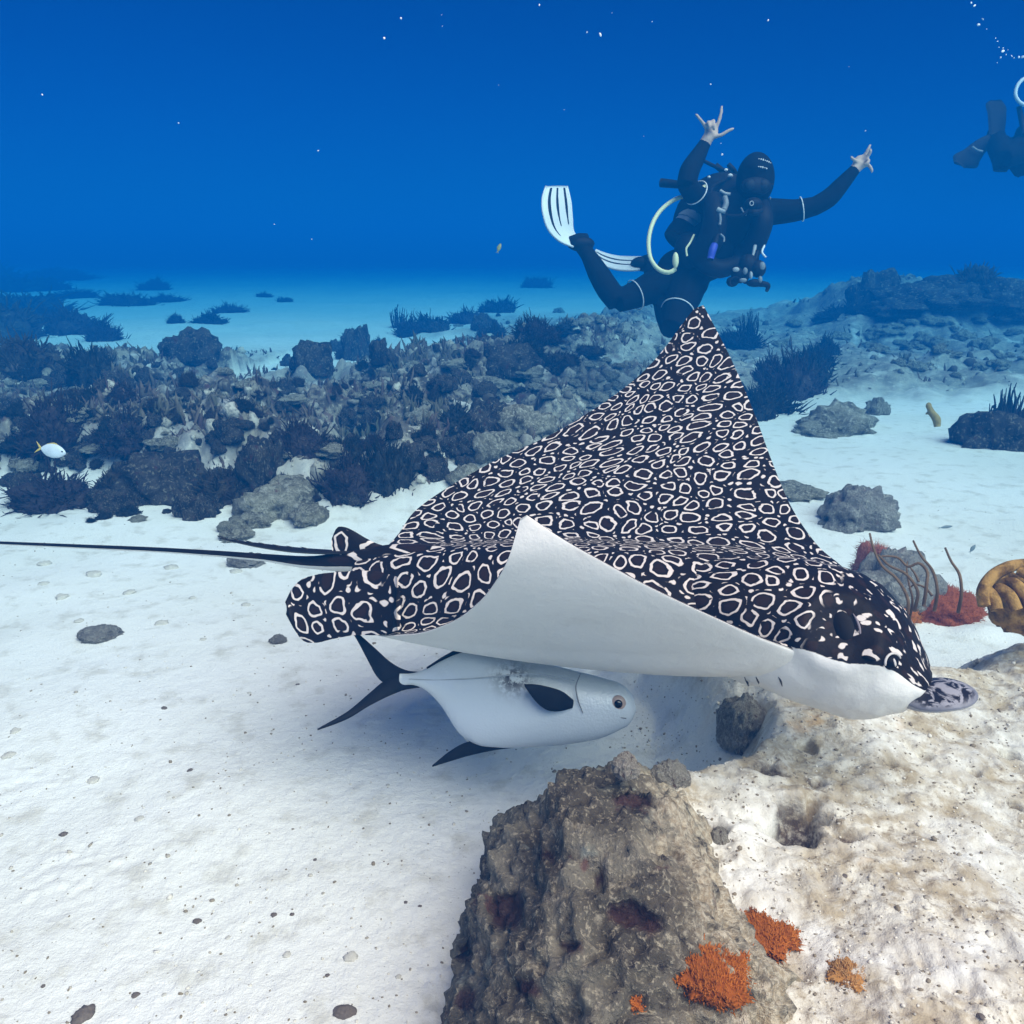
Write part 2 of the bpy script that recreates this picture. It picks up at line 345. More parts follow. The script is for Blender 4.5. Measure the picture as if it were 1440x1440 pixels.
def build_ray():
    S = [-1, -.85, -.7, -.55, -.4, -.25, -.12, 0, .12, .25, .4, .55, .7, .85, 1]
    LE = PP([(739, 723, 1.19), (790, 757, 1.19), (850, 791, 1.20), (915, 826, 1.215), (1000, 866, 1.24), (1095, 906, 1.275), (1175, 925, 1.32), (1215, 880, 1.38),
             (1195, 812, 1.50), (1150, 768, 1.58), (1112, 712, 1.68), (1085, 648, 1.78), (1060, 580, 1.89), (1028, 505, 2.00), (988, 427, 2.10)])
    TE = PP([(732, 728, 1.19), (716, 782, 1.205), (698, 816, 1.24), (672, 848, 1.295), (632, 876, 1.375), (572, 892, 1.48), (515, 882, 1.585), (495, 800, 1.66),
             (540, 772, 1.72), (560, 752, 1.77), (592, 712, 1.83), (680, 657, 1.90), (800, 598, 1.97), (905, 523, 2.06), (978, 432, 2.10)])
    ns, nc = 221, 121
    s = np.linspace(-.995, .995, ns); s = np.sign(s)*np.abs(s)**1.12; c = (1-np.cos(np.linspace(0, math.pi, nc)))/2
    le, te = spline(S, LE, s), spline(S, TE, s)
    M = le[:, None]*(1-c)[None, :, None]+te[:, None]*c[None, :, None]
    # wing camber: leading part of each wing sags, trailing edge ripples gently
    n = np.cross(np.gradient(M, axis=0), np.gradient(M, axis=1)); n /= np.linalg.norm(n, axis=-1)[..., None]+1e-12
    if (n.mean((0, 1))@CU) < 0: n = -n
    n_s = n.copy()
    for _ in range(6):
        n_s[1:-1] = (n_s[:-2]+n_s[1:-1]*2+n_s[2:])/4; n_s[:, 1:-1] = (n_s[:, :-2]+n_s[:, 1:-1]*2+n_s[:, 2:])/4
    n = n_s/np.linalg.norm(n_s, axis=-1)[..., None]
    ss, cc = s[:, None], c[None, :]
    prof = np.clip(cc, 0, 1)**.55*np.clip(1-cc, 0, 1)**.9*1.75
    cs = np.exp(-((ss+.02)/.17)**2)
    hu = (.108*cs+.012*(1-np.abs(ss))+.0015)*prof+.0012
    hl = (.070*np.exp(-((ss+.04)/.18)**2)+.010*(1-np.abs(ss))+.0015)*prof+.0012
    up = M+n*hu[..., None]; lo = M-n*hl[..., None]
    # metric skin coordinates
    du = np.linalg.norm(np.diff(M, axis=1), axis=-1); U = np.concatenate([np.zeros((ns, 1)), np.cumsum(du, 1)], 1); U = U-(U[:, -1:]*.5)
    arc = np.r_[0, np.cumsum(np.linalg.norm(np.diff(M[:, nc//2], axis=0), axis=1))]; Vv = np.repeat(arc[:, None], nc, 1)
    N = ns*nc; f1 = grid_faces(ns, nc); f2 = f1[:, ::-1]+N
    e = np.cross(up[60, 31]-up[60, 30], up[61, 30]-up[60, 30])
    bd = [j for j in range(nc)]+[i*nc+nc-1 for i in range(1, ns)]+[(ns-1)*nc+j for j in range(nc-2, -1, -1)]+[i*nc for i in range(ns-2, 0, -1)]
    fb = np.array([(bd[(q+1) % len(bd)], bd[q], bd[q]+N, bd[(q+1) % len(bd)]+N) for q in range(len(bd))])
    Vs = [up.reshape(-1, 3), lo.reshape(-1, 3)]; Fs = [f1, f2, fb]
    puv = np.stack([U, Vv, np.zeros_like(U)], -1).reshape(-1, 3); PU = [puv, puv+5]; DO = [np.ones(N), np.zeros(N)]; HD = [np.zeros(N)]*2
    # head: ring loft running forward out of the shoulders
    HC = PP([(900, 842, 1.50), (1000, 856, 1.455), (1080, 868, 1.42), (1150, 884, 1.385), (1203, 906, 1.355), (1238, 926, 1.335), (1264, 943, 1.318), (1287, 959, 1.306), (1302, 968, 1.30), (1307, 971, 1.298)])
    HW = [.055, .095, .118, .122, .114, .098, .078, .055, .032, .004]; HU = [.06, .088, .098, .096, .088, .074, .055, .034, .018, .003]; HL = [.06, .088, .104, .112, .110, .097, .074, .046, .022, .003]
    t = np.r_[0, np.cumsum(np.linalg.norm(np.diff(HC, axis=0), axis=1))]; nh, na = 72, 72; tt = t[-1]*(1-(1-np.linspace(0, 1, nh))**1.6)
    hc, hw, hu_, hl_ = spline(t, HC, tt), np.interp(tt, t, HW), np.interp(tt, t, HU), np.interp(tt, t, HL)
    fw = nrm(HC[-2]-HC[2]); upv = CU*math.cos(R(22))-CF*math.sin(R(22)); upv = nrm(upv-fw*(upv@fw)); lat = np.cross(fw, upv)
    if lat@CF < 0: lat = -lat
    an = np.linspace(0, 2*math.pi, na, endpoint=False)
    ca, sa = np.cos(an), np.sin(an); sq = lambda q, e: np.sign(q)*np.abs(q)**e
    hv = hc[:, None]+lat*(hw[:, None]*sq(ca, .88)[None])[..., None]+upv*(np.where(sa > 0, hu_[:, None], hl_[:, None])*sq(sa, .9)[None])[..., None]
    qe = np.linalg.norm(hv-P(1254, 925, 1.25), axis=-1); hn = hv-hc[:, None]; hn = hn/(np.linalg.norm(hn, axis=-1)[..., None]+1e-9)
    hv = hv+hn*(.008*np.exp(-(qe/.026)**2))[..., None]                    # swelling round the eye
    qs = np.linalg.norm(hv-P(1184, 884, 1.27), axis=-1); hv = hv-hn*(.014*np.exp(-(qs/.030)**2))[..., None]+hn*(.008*np.exp(-((qs-.055)/.018)**2))[..., None]
    hv = hv+hn*(.0022*fbm(hv*38, 3))[..., None]
    off = 2*N; Vs.append(hv.reshape(-1, 3)); Fs.append(grid_faces(nh, na, closev=True, off=off))
    hu2 = np.stack([np.repeat(tt[:, None], na, 1)+1.7, np.repeat((an*.11)[None], nh, 0)+.3, np.zeros((nh, na))], -1).reshape(-1, 3); PU.append(hu2)
    tq = (tt/t[-1])[:, None]
    thr = .02+.24*sm(.45, .66, tq)+.34*sm(.72, .92, tq)                                # dark cap comes up higher towards the snout
    side = np.repeat(sa[None], nh, 0)
    DO.append(sm(-.09, .09, side-thr).ravel()); HD.append(np.repeat(sm(.55, .72, tt/t[-1])[:, None], na, 1).ravel())
    V = np.concatenate(Vs); Fc = np.concatenate(Fs)
    root = thing('eagle_ray', P(860, 860, 1.52), 'spotted eagle ray with black ring-patterned back and raised wings gliding over the sand', 'ray')
    me = mesh('body', V, Fc, True, {'puv': np.concatenate(PU), 'dorsal': np.concatenate(DO), 'headness': np.concatenate(HD)}, [M_ray])
    obj('body', me, root)
    # snout: flat shovel lobe
    sf = nrm(P(1365, 972, 1.268)-P(1290, 975, 1.30)); su = nrm(CU*.93-CF*.36); su = nrm(su-sf*(su@sf)); sl = np.cross(sf, su)
    v, f = ell_geo(P(1316, 977, 1.29), [sf*.055, sl*.046, su*.012], 40, 22)
    q = (v-P(1316, 977, 1.29)); v = v+su*(.016*np.exp(-((q@sf+.045)/.028)**2)*np.exp(-((q@sl)/.035)**2)*(q@su > -.002))[:, None]-su*(.004*sm(.2, 1., (q@sf)/.055))[:, None]; dr = sm(-.25, .15, (q@su)/.013)
    t = NT('snout_skin'); top = t.attr('dorsal')['Fac']; rim = t.attr('rim')['Fac']; cc_ = t.coord(); w1 = t.noise(cc_, 34, 3, .6, 1.6); w2 = t.noise(cc_, 90, 3)
    cl = t.mix(t.step(w1, .47, .56), (.018, .016, .02), (.36, .35, .38)); cl = t.mix(t.step(t.math('ADD', rim, t.math('MULTIPLY', w2, .3)), .95, 1.15), cl, (.20, .20, .225)); cl = t.mix(t.step(top, .35, .65), (.40, .40, .41), cl); t.bump(w1, .25, .004)
    rimv = np.hypot((q@sf)/.055, (q@sl)/.046)
    me = mesh('snout', v, f, True, {'dorsal': dr, 'rim': rimv}, [t.fin(cl, .4, .25)]); obj('snout', me, root)
    # pelvic fin, dorsal fin
    def fin(name, st, th, dd, hd=0., k=1.):
        v, f = plate_geo([(P(*a), P(*b)) for a, b in st], th)
        d = np.stack([(v-v[0])@CR, (v-v[0])@CU, np.zeros(len(v))], -1)*k+3
        return obj(name, mesh(name, v, f, True, {'puv': d, 'dorsal': np.full(len(v), dd), 'headness': np.full(len(v), hd)}, [M_ray]), root)
    fin('pelvic_fin', [((560, 806, 1.60), (560, 886, 1.50)), ((530, 803, 1.62), (530, 893, 1.53)), ((500, 803, 1.63), (500, 893, 1.555)), ((470, 805, 1.64), (470, 898, 1.575)),
                       ((442, 809, 1.65), (440, 904, 1.59)), ((421, 817, 1.655), (424, 899, 1.60)), ((409, 831, 1.65), (412, 882, 1.61)), ((403, 846, 1.64), (404, 864, 1.62))], .007, 1., 0, .85)
    fin('pelvic_fin', [((545, 775, 1.78), (560, 800, 1.70)), ((515, 782, 1.80), (525, 806, 1.72)), ((490, 790, 1.81), (500, 812, 1.74)), ((470, 800, 1.82), (478, 815, 1.76))], .006, 1., 0, .85)
    fin('dorsal_fin', [((560, 770, 1.69), (560, 780, 1.69)), ((535, 766, 1.69), (540, 786, 1.69)), ((515, 757, 1.695), (520, 786, 1.69)), ((498, 747, 1.70), (504, 786, 1.695)), ((484, 741, 1.705), (490, 786, 1.70)),
                       ((474, 742, 1.71), (479, 785, 1.70)), ((467, 757, 1.71), (471, 784, 1.705))], .006, 1., 0, .8)
    # tail
    T = PP([(640, 800, 1.63), (560, 786, 1.67), (500, 789, 1.70), (440, 791, 1.74), (370, 784, 1.80), (250, 775, 1.90), (100, 768, 2.03), (-60, 761, 2.18), (-220, 752, 2.34)])
    Rr = [.040, .029, .0215, .013, .0075, .0058, .0048, .0040, .0030]
    v, f = tube_geo(T, Rr, 90, 16); ci = np.concatenate([np.repeat(resample(T, 90), 16, 0), T[:1], T[-1:]]); dn = (v-ci)@nrm(CU*.8-CF*.35)
    rr = np.linalg.norm(v-ci, axis=1)+1e-6
    arc = np.linalg.norm(v-T[0], axis=1)
    me = mesh('tail', v, f, True, {'puv': np.stack([arc*.3, dn*1.6, 0*dn], -1)+2.3, 'dorsal': sm(-.35, .15, dn/rr), 'headness': sm(.20, .26, arc)*2}, [M_ray]); obj('tail', me, root)
    M_dark = simple('ray_dark', (.012, .010, .010), .4)
    g = Geo(); sp = PP([(500, 777, 1.69), (455, 776, 1.71), (410, 773, 1.735), (365, 767, 1.76), (335, 762, 1.775), (309, 757, 1.785)])
    g.tube(sp, [.004, .008, .009, .0075, .0045, .0008], 30, 8, flat=.6)
    for k in range(7):
        q = resample(sp, 20)[6+2*k]; g.tube([q, q-CR*.012+CU*.006, q-CR*.02+CU*.0085], [.0024, .0016, .0003], 5, 5)
    obj('sting', g.mesh('sting', M_dark), root)
    # eye, spiracle, nostril fold, gill slits, mouth slit
    def on_head(px, py):
        "first hit of the view line with the head"
        from mathutils.bvhtree import BVHTree
        if not hasattr(on_head, 'b'): on_head.b = BVHTree.FromPolygons([Vector(q) for q in V], [tuple(q) for q in Fc.tolist()])
        d = Vector(P(px, py, 1)-CAM).normalized(); h = on_head.b.ray_cast(Vector(CAM), d)
        return (np.array(h[0]), np.array(h[1])) if h[0] else (P(px, py, 1.3), -CF)
    M_blk = simple('ray_black', (.004, .003, .004), .5, .1)
    M_white = simple('ray_pale_rim', (.60, .56, .52), .45)
    def basis(px, py, ang):
        p, nn = on_head(px, py)
        if nn@(CAM-p) < 0: nn = -nn
        a = CR*math.cos(ang)-CU*math.sin(ang); a = nrm(a-nn*(a@nn)); return p, nn, a, np.cross(nn, a)
    p, nn, a, b = basis(1184, 881, R(70))
    v, f = ell_geo(p-nn*.002, [a*.038, b*.021, nn*.008], 28, 14); sp_o = obj('spiracle', mesh('spiracle', v, f, mats=[M_blk]), root)
    ring = [p+a*.037*math.cos(q)+b*.022*math.sin(q)+nn*.004 for q in np.linspace(-1.4, 1.9, 14)]
    obj('rim', Geo().tube(ring, [.0006]+[.0019]*12+[.0006], 30, 8).mesh('rim', simple('ray_rim', (.22, .19, .21), .5, .15)), sp_o)
    p, nn, a, b = basis(1254, 931, R(-15))
    v, f = ell_geo(p-nn*.004, [a*.0125, b*.0115, nn*.011], 24, 14); ey = obj('eye', mesh('eye', v, f, mats=[M_blk]), root)
    v, f = ell_geo(p+nn*.0060, [a*.0022, b*.0062, nn*.0018], 12, 8); obj('pupil', mesh('pupil', v, f, mats=[M_white]), ey)
    lid = [p+a*.0135*math.cos(q)+b*.0125*math.sin(q)+nn*.003 for q in np.linspace(.1, 3.2, 14)]
    obj('eyelid', Geo().tube(lid, [.0006]+[.0019]*12+[.0006], 26, 6).mesh('eyelid', M_white), ey)
    p, nn, a, b = basis(1222, 926, R(20)); v, f = ell_geo(p-nn*.001, [a*.010, b*.004, nn*.004], 16, 8); obj('nostril', mesh('nostril', v, f, mats=[M_blk]), root)
    for px in (1050, 1066, 1098):
        q = [on_head(px-3, 952)[0], on_head(px, 958)[0], on_head(px+2, 965)[0]]
        obj('gill_slit', Geo().tube(q, [.0006, .0018, .0006], 10, 5).mesh('gill_slit', M_dark), root)
    return root
ray = build_ray()

# ------------------------------------------------------------------ silvery permit swimming under the ray
def fish_mat():
    t = NT('permit_skin'); c = t.coord(); n = t.noise(c, 14, 4); n2 = t.noise(c, 220, 3)
    z = t.n('SeparateXYZ'); t.l(c, z.inputs[0]); zz = z.outputs[2]
    col = t.mix(t.step(zz, -.05, .07), (.60, .66, .72), (.56, .60, .58)); col = t.mix(t.step(n, .45, .7, 0, .4), col, (.62, .66, .70))
    sm_ = t.attr('smudge')['Fac']; col = t.mix(t.math('MULTIPLY', sm_, t.step(t.noise(c, 90, 3, .7), .38, .58)), col, (.05, .045, .04))
    sc_ = t.voro(c, 260).outputs['Distance']; t.bump(t.math('ADD', n2, sc_), .22, .002)
    return t.fin(col, .38, .35, Metallic=.1)
M_fish = fish_mat(); M_fin = simple('fin_dark', (.012, .012, .014), .6, .08, .5, 45)
M_eyeb = simple('fish_pupil', (.006, .004, .004), .2); M_eyer = simple('fish_iris', (.42, .30, .24), .35)
def build_fish():
    D0 = 1.50; dd = lambda x: D0+(893-x)*.00022           # tail a little farther off than the nose
    c0 = P(740, 985, dd(740)); root = thing('silver_fish', c0, 'silver deep-bodied permit fish with dark forked tail swimming beneath the ray', 'fish')
    st = [(894, 992, 1000, .002), (891, 981, 1008, .010), (884, 970, 1019, .017), (872, 961, 1026, .024), (850, 954, 1036, .031), (800, 941, 1046, .040), (750, 929, 1050, .043), (700, 918, 1051, .040),
          (668, 914, 1046, .034), (645, 918, 1030, .028), (620, 929, 992, .020), (598, 941, 970, .013), (578, 947, 963, .009), (562, 946, 966, .006)]
    xs = np.array([q[0] for q in st], float); t = np.r_[0, np.cumsum(np.abs(np.diff(xs))+2)]; nn, k = 80, 40; tt = np.linspace(0, t[-1], nn)
    K = spline(t, np.array(st, float), tt); a = np.linspace(0, 2*math.pi, k, endpoint=False); V = []
    for x, yt, yb, hw in K:
        T, B = P(x, yt, dd(x)), P(x, yb, dd(x)); m, h = (T+B)/2, (T-B)/2
        V.append(m+np.sin(a)[:, None]*h+(np.cos(a)*np.abs(np.cos(a))**.15)[:, None]*(-CF*max(hw, .002)))
    V = np.concatenate(V); Fq = grid_faces(nn, k, closev=True).tolist()+[tuple(range(k))[::-1], tuple(range((nn-1)*k, nn*k))]
    sc = P(722, 950, dd(722)); e = V-sc; sg = np.exp(-((e@CR)/.030)**2-((e@CU)/.021)**2)*1.1
    me = mesh('body', V-c0, Fq, True, {'smudge': sg}, [M_fish]); o = obj('body', me, None); o.parent = root
    def fin(name, stn, th, m=M_fin, parent=root):
        v, f = plate_geo([(P(*p), P(*q)) for p, q in stn], th); return obj(name, mesh(name, v, f, mats=[m]), parent)
    d1 = dd(560)
    tf = fin('tail_fin', [((590, 945, d1), (590, 962, d1)), ((570, 942, d1), (566, 962, d1)), ((548, 930, d1+.01), (540, 960, d1)), ((528, 912, d1+.015), (529, 950, d1+.01)), ((510, 896, d1+.02), (517, 928, d1+.015)), ((496, 884, d1+.025), (500, 892, d1+.025))], .004)
    fin('tail_fin', [((590, 950, d1-.002), (590, 967, d1-.002)), ((566, 948, d1-.002), (570, 970, d1-.002)), ((543, 956, d1), (549, 978, d1-.01)), ((522, 973, d1), (520, 992, d1-.02)), ((490, 1000, d1-.02), (490, 1010, d1-.03)), ((446, 1025, d1-.04), (447, 1027, d1-.04))], .004)
    fin('anal_fin', [((712, 1040, dd(712)), (735, 1050, dd(712))), ((675, 1040, dd(675)), (690, 1056, dd(675))), ((650, 1046, dd(650)), (655, 1064, dd(650))), ((630, 1058, dd(630)), (632, 1071, dd(630))), ((608, 1076, dd(610)), (609, 1078, dd(610)))], .0035)
    pale = simple('fin_pale', (.55, .55, .50), .5, .3, .25, 80)
    fin('anal_fin', [((660, 1048, dd(650)), (668, 1040, dd(650))), ((642, 1022, dd(640)), (650, 1018, dd(640))), ((620, 985, dd(620)), (630, 984, dd(620))), ((600, 966, dd(600)), (606, 964, dd(600)))], .0025, pale)
    fin('dorsal_fin', [((690, 906, dd(690)), (680, 918, dd(690))), ((655, 908, dd(655)), (655, 922, dd(655))), ((625, 922, dd(625)), (628, 932, dd(625))), ((600, 938, dd(600)), (602, 943, dd(600)))], .003)
    off = -.047
    pf = fin('pectoral_fin', [((806, 984, dd(800)+off+.004), (804, 996, dd(800)+off+.004)), ((792, 973, dd(790)+off-.006), (788, 1000, dd(790)+off-.006)), ((768, 965, dd(770)+off-.016), (768, 998, dd(770)+off-.016)), ((750, 962, dd(750)+off-.022), (752, 985, dd(750)+off-.022)), ((737, 962, dd(740)+off-.026), (739, 967, dd(740)+off-.026))], .0035)
    ec = P(869, 989, dd(869)-.021)
    v, f = ell_geo(ec, [CR*.0135, CU*.0135, -CF*.006], 26, 12); ey = obj('eye', mesh('eye', v, f, mats=[M_eyer]), root)
    v, f = ell_geo(ec-CF*.0042, [CR*.0075, CU*.0075, -CF*.0035], 20, 10); obj('pupil', mesh('pupil', v, f, mats=[M_eyeb]), ey)
    g = Geo(); g.tube(PP([(808, 957, dd(808)-.0405), (760, 948, dd(760)-.043), (700, 951, dd(700)-.040), (650, 955, dd(650)-.0285), (600, 956, dd(600)-.014), (575, 955, dd(575)-.0095)]), .0009, 50, 5); obj('lateral_line', g.mesh('lateral_line', simple('lateral_line', (.36, .39, .40), .5)), root)
    g = Geo(); gl = PP([(816, 948, dd(816)-.028), (810, 965, dd(810)-.042), (813, 985, dd(812)-.043), (820, 1003, dd(816)-.041)]); g.tube(gl, [.0006, .0012, .0012, .0006], 20, 5)
    obj('gill_cover_edge', g.mesh('gill_cover_edge', simple('gill_line', (.20, .20, .20), .6)), root)
    g = Geo(); g.tube(PP([(889, 1011, dd(889)-.004), (880, 1010, dd(880)-.017), (866, 1008, dd(866)-.025)]), [.0012, .0014, .0006], 12, 5); obj('mouth', g.mesh('mouth', simple('mouth_line', (.12, .11, .10), .6)), root)
build_fish()
def small_fish(px, py, d, ln, ht, label, body, finc, ang=0, yaw=0):
    g = Geo(); root = thing('small_fish', P(px, py, d), label, 'fish')
    xs = np.linspace(-.5, .5, 15); V = []; a = np.linspace(0, 2*math.pi, 14, endpoint=False)
    ax = CR*math.cos(ang)-CU*math.sin(ang); ax = nrm(ax*math.cos(yaw)+CF*math.sin(yaw)); up = nrm(CU-ax*(CU@ax)); sd = np.cross(ax, up); c = P(px, py, d)
    for x in xs:
        h = ht/2*max(.04, (1-(2*abs(x))**2.2))**.8; V.append(c+ax*x*ln+np.sin(a)[:, None]*up*h+np.cos(a)[:, None]*sd*h*.38)
    V = np.concatenate(V); o = obj('body', mesh('body', V, grid_faces(15, 14, closev=True).tolist()+[tuple(range(14))[::-1], tuple(range(14*14, 15*14))], mats=[body]), root)
    t0 = c-ax*ln*.47
    for s in (1, -1):
        v, f = plate_geo([(t0+up*ht*.07*s, t0-up*ht*.05*s), (t0-ax*ln*.10+up*ht*.22*s, t0-ax*ln*.09+up*ht*.02*s), (t0-ax*ln*.24+up*ht*.42*s, t0-ax*ln*.22+up*ht*.36*s)], ht*.03, 6, 8); obj('tail_fin', mesh('tail_fin', v, f, mats=[finc]), root)
    v, f = plate_geo([(c+ax*ln*.2+up*ht*.42, c+ax*ln*.2+up*ht*.34), (c+up*ht*.58, c+up*ht*.42), (c-ax*ln*.3+up*ht*.40, c-ax*ln*.28+up*ht*.28)], ht*.03, 6, 8); obj('dorsal_fin', mesh('dorsal_fin', v, f, mats=[finc]), root)
    v, f = ell_geo(c+ax*ln*.36-sd*ht*.09*np.sign(sd@CF)+up*ht*.08, [ax*ht*.06, up*ht*.06, sd*ht*.05], 10, 6); obj('eye', mesh('eye', v, f, mats=[M_eyeb]), root)
M_wf = simple('pale_fish', (.62, .66, .70), .4); M_yf = simple('yellow_fin', (.60, .42, .08), .5); M_gf = simple('grey_fish', (.16, .19, .20), .5); M_olf = simple('olive_fish', (.24, .26, .10), .5)
small_fish(75, 634, 3.25, .095, .052, 'small white oval fish with yellow tail over the dark reef', M_wf, M_yf, R(12))
small_fish(1368, 771, 3.0, .030, .013, 'tiny grey fish hovering over pale sand beyond the sea whips', M_gf, M_gf, R(-52))
small_fish(1331, 741, 3.1, .045, .010, 'slender grey fish over pale sand near the round boulder', M_gf, M_gf, R(-8))
small_fish(702, 348, 4.2, .042, .018, 'tiny olive fish in open blue water beside the diver fins', M_olf, M_olf, R(-70))
small_fish(1365, 587, 5.2, .05, .012, 'slim dark fish above the sand by the spiky coral rock', M_gf, M_gf, R(35))
def bit_of_weed():
    d = 3.4; g = Geo(); g.tube(PP([(1306, 571, d), (1310, 580, d), (1317, 590, d), (1318, 600, d)]), [.009, .013, .016, .012], 16, 8); g.tube(PP([(1311, 583, d), (1305, 581, d+.01), (1302, 582, d+.01)]), [.008, .006, .003], 8, 6); g.tube(PP([(1316, 588, d), (1321, 587, d)]), [.007, .003], 6, 6)
    g.ell(P(1306, 571, d), [CR*.011, CU*.014, CF*.010]); o = obj('drifting_weed', g.mesh('drifting_weed', simple('weed', (.26, .22, .09), .8, .2, .6, 60)), None)
    tag(o, 'yellowish brown scrap of weed drifting above the pale sand', 'weed')
bit_of_weed()
def specks():
    m = simple('speck', (.85, .88, .9), .4); base = None
    L = [(541, 55, 1.6, 4), (251, 175, 2.4, 2.6), (449, 213, 2.2, 2), (440, 335, 2.6, 2.2), (387, 315, 2.6, 2), (565, 25, 2.2, 3.4), (620, 20, 2.4, 2), (623, 35, 2.6, 1.8), (1082, 28, 2.2, 2.6), (825, 45, 2.6, 2), (846, 48, 2.8, 4), (860, 20, 3, 2),
         (760, 8, 2.4, 2.6), (1014, 216, 4.6, 3), (1012, 203, 4.6, 2), (1218, 186, 4.2, 2.4), (917, 30, 2.5, 1.8), (700, 120, 2.8, 1.6), (1195, 95, 2.6, 1.8), (60, 135, 2.4, 2), (1000, 120, 3.1, 1.6), (795, 155, 2.7, 1.7), (905, 193, 3, 1.5)]
    B = [(1365, 5, 4.8, 4), (1371, 9, 4.8, 3), (1381, 28, 4.9, 4), (1377, 34, 4.9, 4), (1388, 42, 5, 2), (1409, 72, 5.2, 4.2), (1406, 80, 5.2, 3.6), (1403, 67, 5.2, 2), (1412, 66, 5.2, 2.4), (1418, 70, 5.2, 2), (1421, 79, 5.2, 2.4), (1427, 81, 5.2, 3), (1433, 80, 5.2, 3), (1438, 82, 5.2, 5), (1415, 76, 5.2, 2), (1404, 88, 5.2, 1.8), (1399, 52, 5.1, 2), (1403, 58, 5.1, 2)]
    glass = NT('bubble'); mb = glass.fin((.80, .90, .95), .12, .6)
    B = [(x, y, d*.68, r_) for x, y, d, r_ in B]; L = [(x, y, min(d, 3.4), r_) for x, y, d, r_ in L]
    for nm, LL, mm, lab, cat, gr in (('water_speck', L, m, 'tiny pale speck drifting in the open blue water', 'particle', 'specks drifting in the water'), ('air_bubble', B, mb, 'small air bubble rising above the diver cut off by the frame', 'bubble', 'bubbles rising from the far diver')):
        v, f = ell_geo((0, 0, 0), np.diag([1, 1, .7])+rng.normal(0, .12, (3, 3)), 10, 7); me = mesh(nm, v, f, mats=[mm])
        for px, py, d, r in LL:
            o = obj(nm, me, None, P(px+random.uniform(-2, 2), py+random.uniform(-2, 2), d)); s = r/F*d*.5*random.uniform(.6, 1.15); o.scale = (s*random.uniform(.8, 1.5), s, s*random.uniform(.6, 1.1)); o.rotation_euler = (random.random()*3, random.random()*3, 0); tag(o, lab, cat, gr)
specks()

# ------------------------------------------------------------------ rocks, corals, pebbles
import bmesh
def ico(n):
    bm = bmesh.new(); bmesh.ops.create_icosphere(bm, subdivisions=n, radius=1); bm.verts.ensure_lookup_table()
    V = np.array([v.co[:] for v in bm.verts]); Fq = np.array([[v.index for v in f.verts] for f in bm.faces]); bm.free(); return V, Fq
def rock_mat(name, dark, mid, pale, amt, extra=None, scale=9, gain=1.):
    t = NT(name); c = t.coord(); rnd = t.n('ObjectInfo').outputs['Random']
    off = t.n('VectorMath', operation='ADD'); t.l(c, off.inputs[0]); cmb = t.n('CombineXYZ'); t.l(t.math('MULTIPLY', rnd, 37), cmb.inputs[0]); t.l(cmb.outputs[0], off.inputs[1]); v = off.outputs[0]
    n1 = t.noise(v, scale*.45, 5, .6, .3); n2 = t.noise(v, scale*2.2, 6, .7); n3 = t.noise(v, scale*8, 4, .7)
    col = t.mix(t.step(n1, .36, .62), dark, mid); col = t.mix(t.step(n2, .62-amt*.25, .76-amt*.2), col, pale); col = t.mix(t.step(n3, .50, .32, 0, .6), col, tuple(x*.35 for x in dark))
    if extra: col = t.mix(t.step(t.noise(v, scale*.9, 4), .60, .68, 0, .75), col, extra)
    t.bump(t.math('ADD', n2, t.math('MULTIPLY', n3, .5)), .8, .02*9/scale)
    return t.fin(col, .95, .08)
M_rd = rock_mat('reef_rock_dark', (.032, .030, .034), (.10, .085, .075), (.34, .31, .24), .4, (.10, .035, .035), 4)
M_rp = rock_mat('reef_rock_pale', (.18, .16, .12), (.42, .38, .29), (.62, .57, .47), .6, None, 3)
M_rg = rock_mat('grey_boulder', (.26, .235, .22), (.42, .39, .35), (.58, .54, .47), .5, (.34, .27, .26), 3)
def rock_mesh(name, seed, n, m, squash=.75, rough=1.):
    V, Fq = ico(n); p = V+seed*13.7; d = 1+rough*(.34*fbm(p*1.3, 3)+.17*ridge(p*2.7, 3)+.10*fbm(p*7, 3)+(.03*fbm(p*24, 2) if n > 4 else 0))
    V = V*d[:, None]; V[:, 2] *= squash; V[:, 2] = np.where(V[:, 2] < -.25, -.25+(V[:, 2]+.25)*.15, V[:, 2]); V[:, 2] += .12
    return mesh(name, V, Fq, True, mats=[m])
RD = [rock_mesh('reef_rock', k, 4, M_rd, .85) for k in range(7)]
RP = [rock_mesh('pale_rock', 20+k, 4, M_rp, .6) for k in range(6)]
RG = [rock_mesh('boulder', 40+k, 5, M_rg, .62, .7) for k in range(2)]
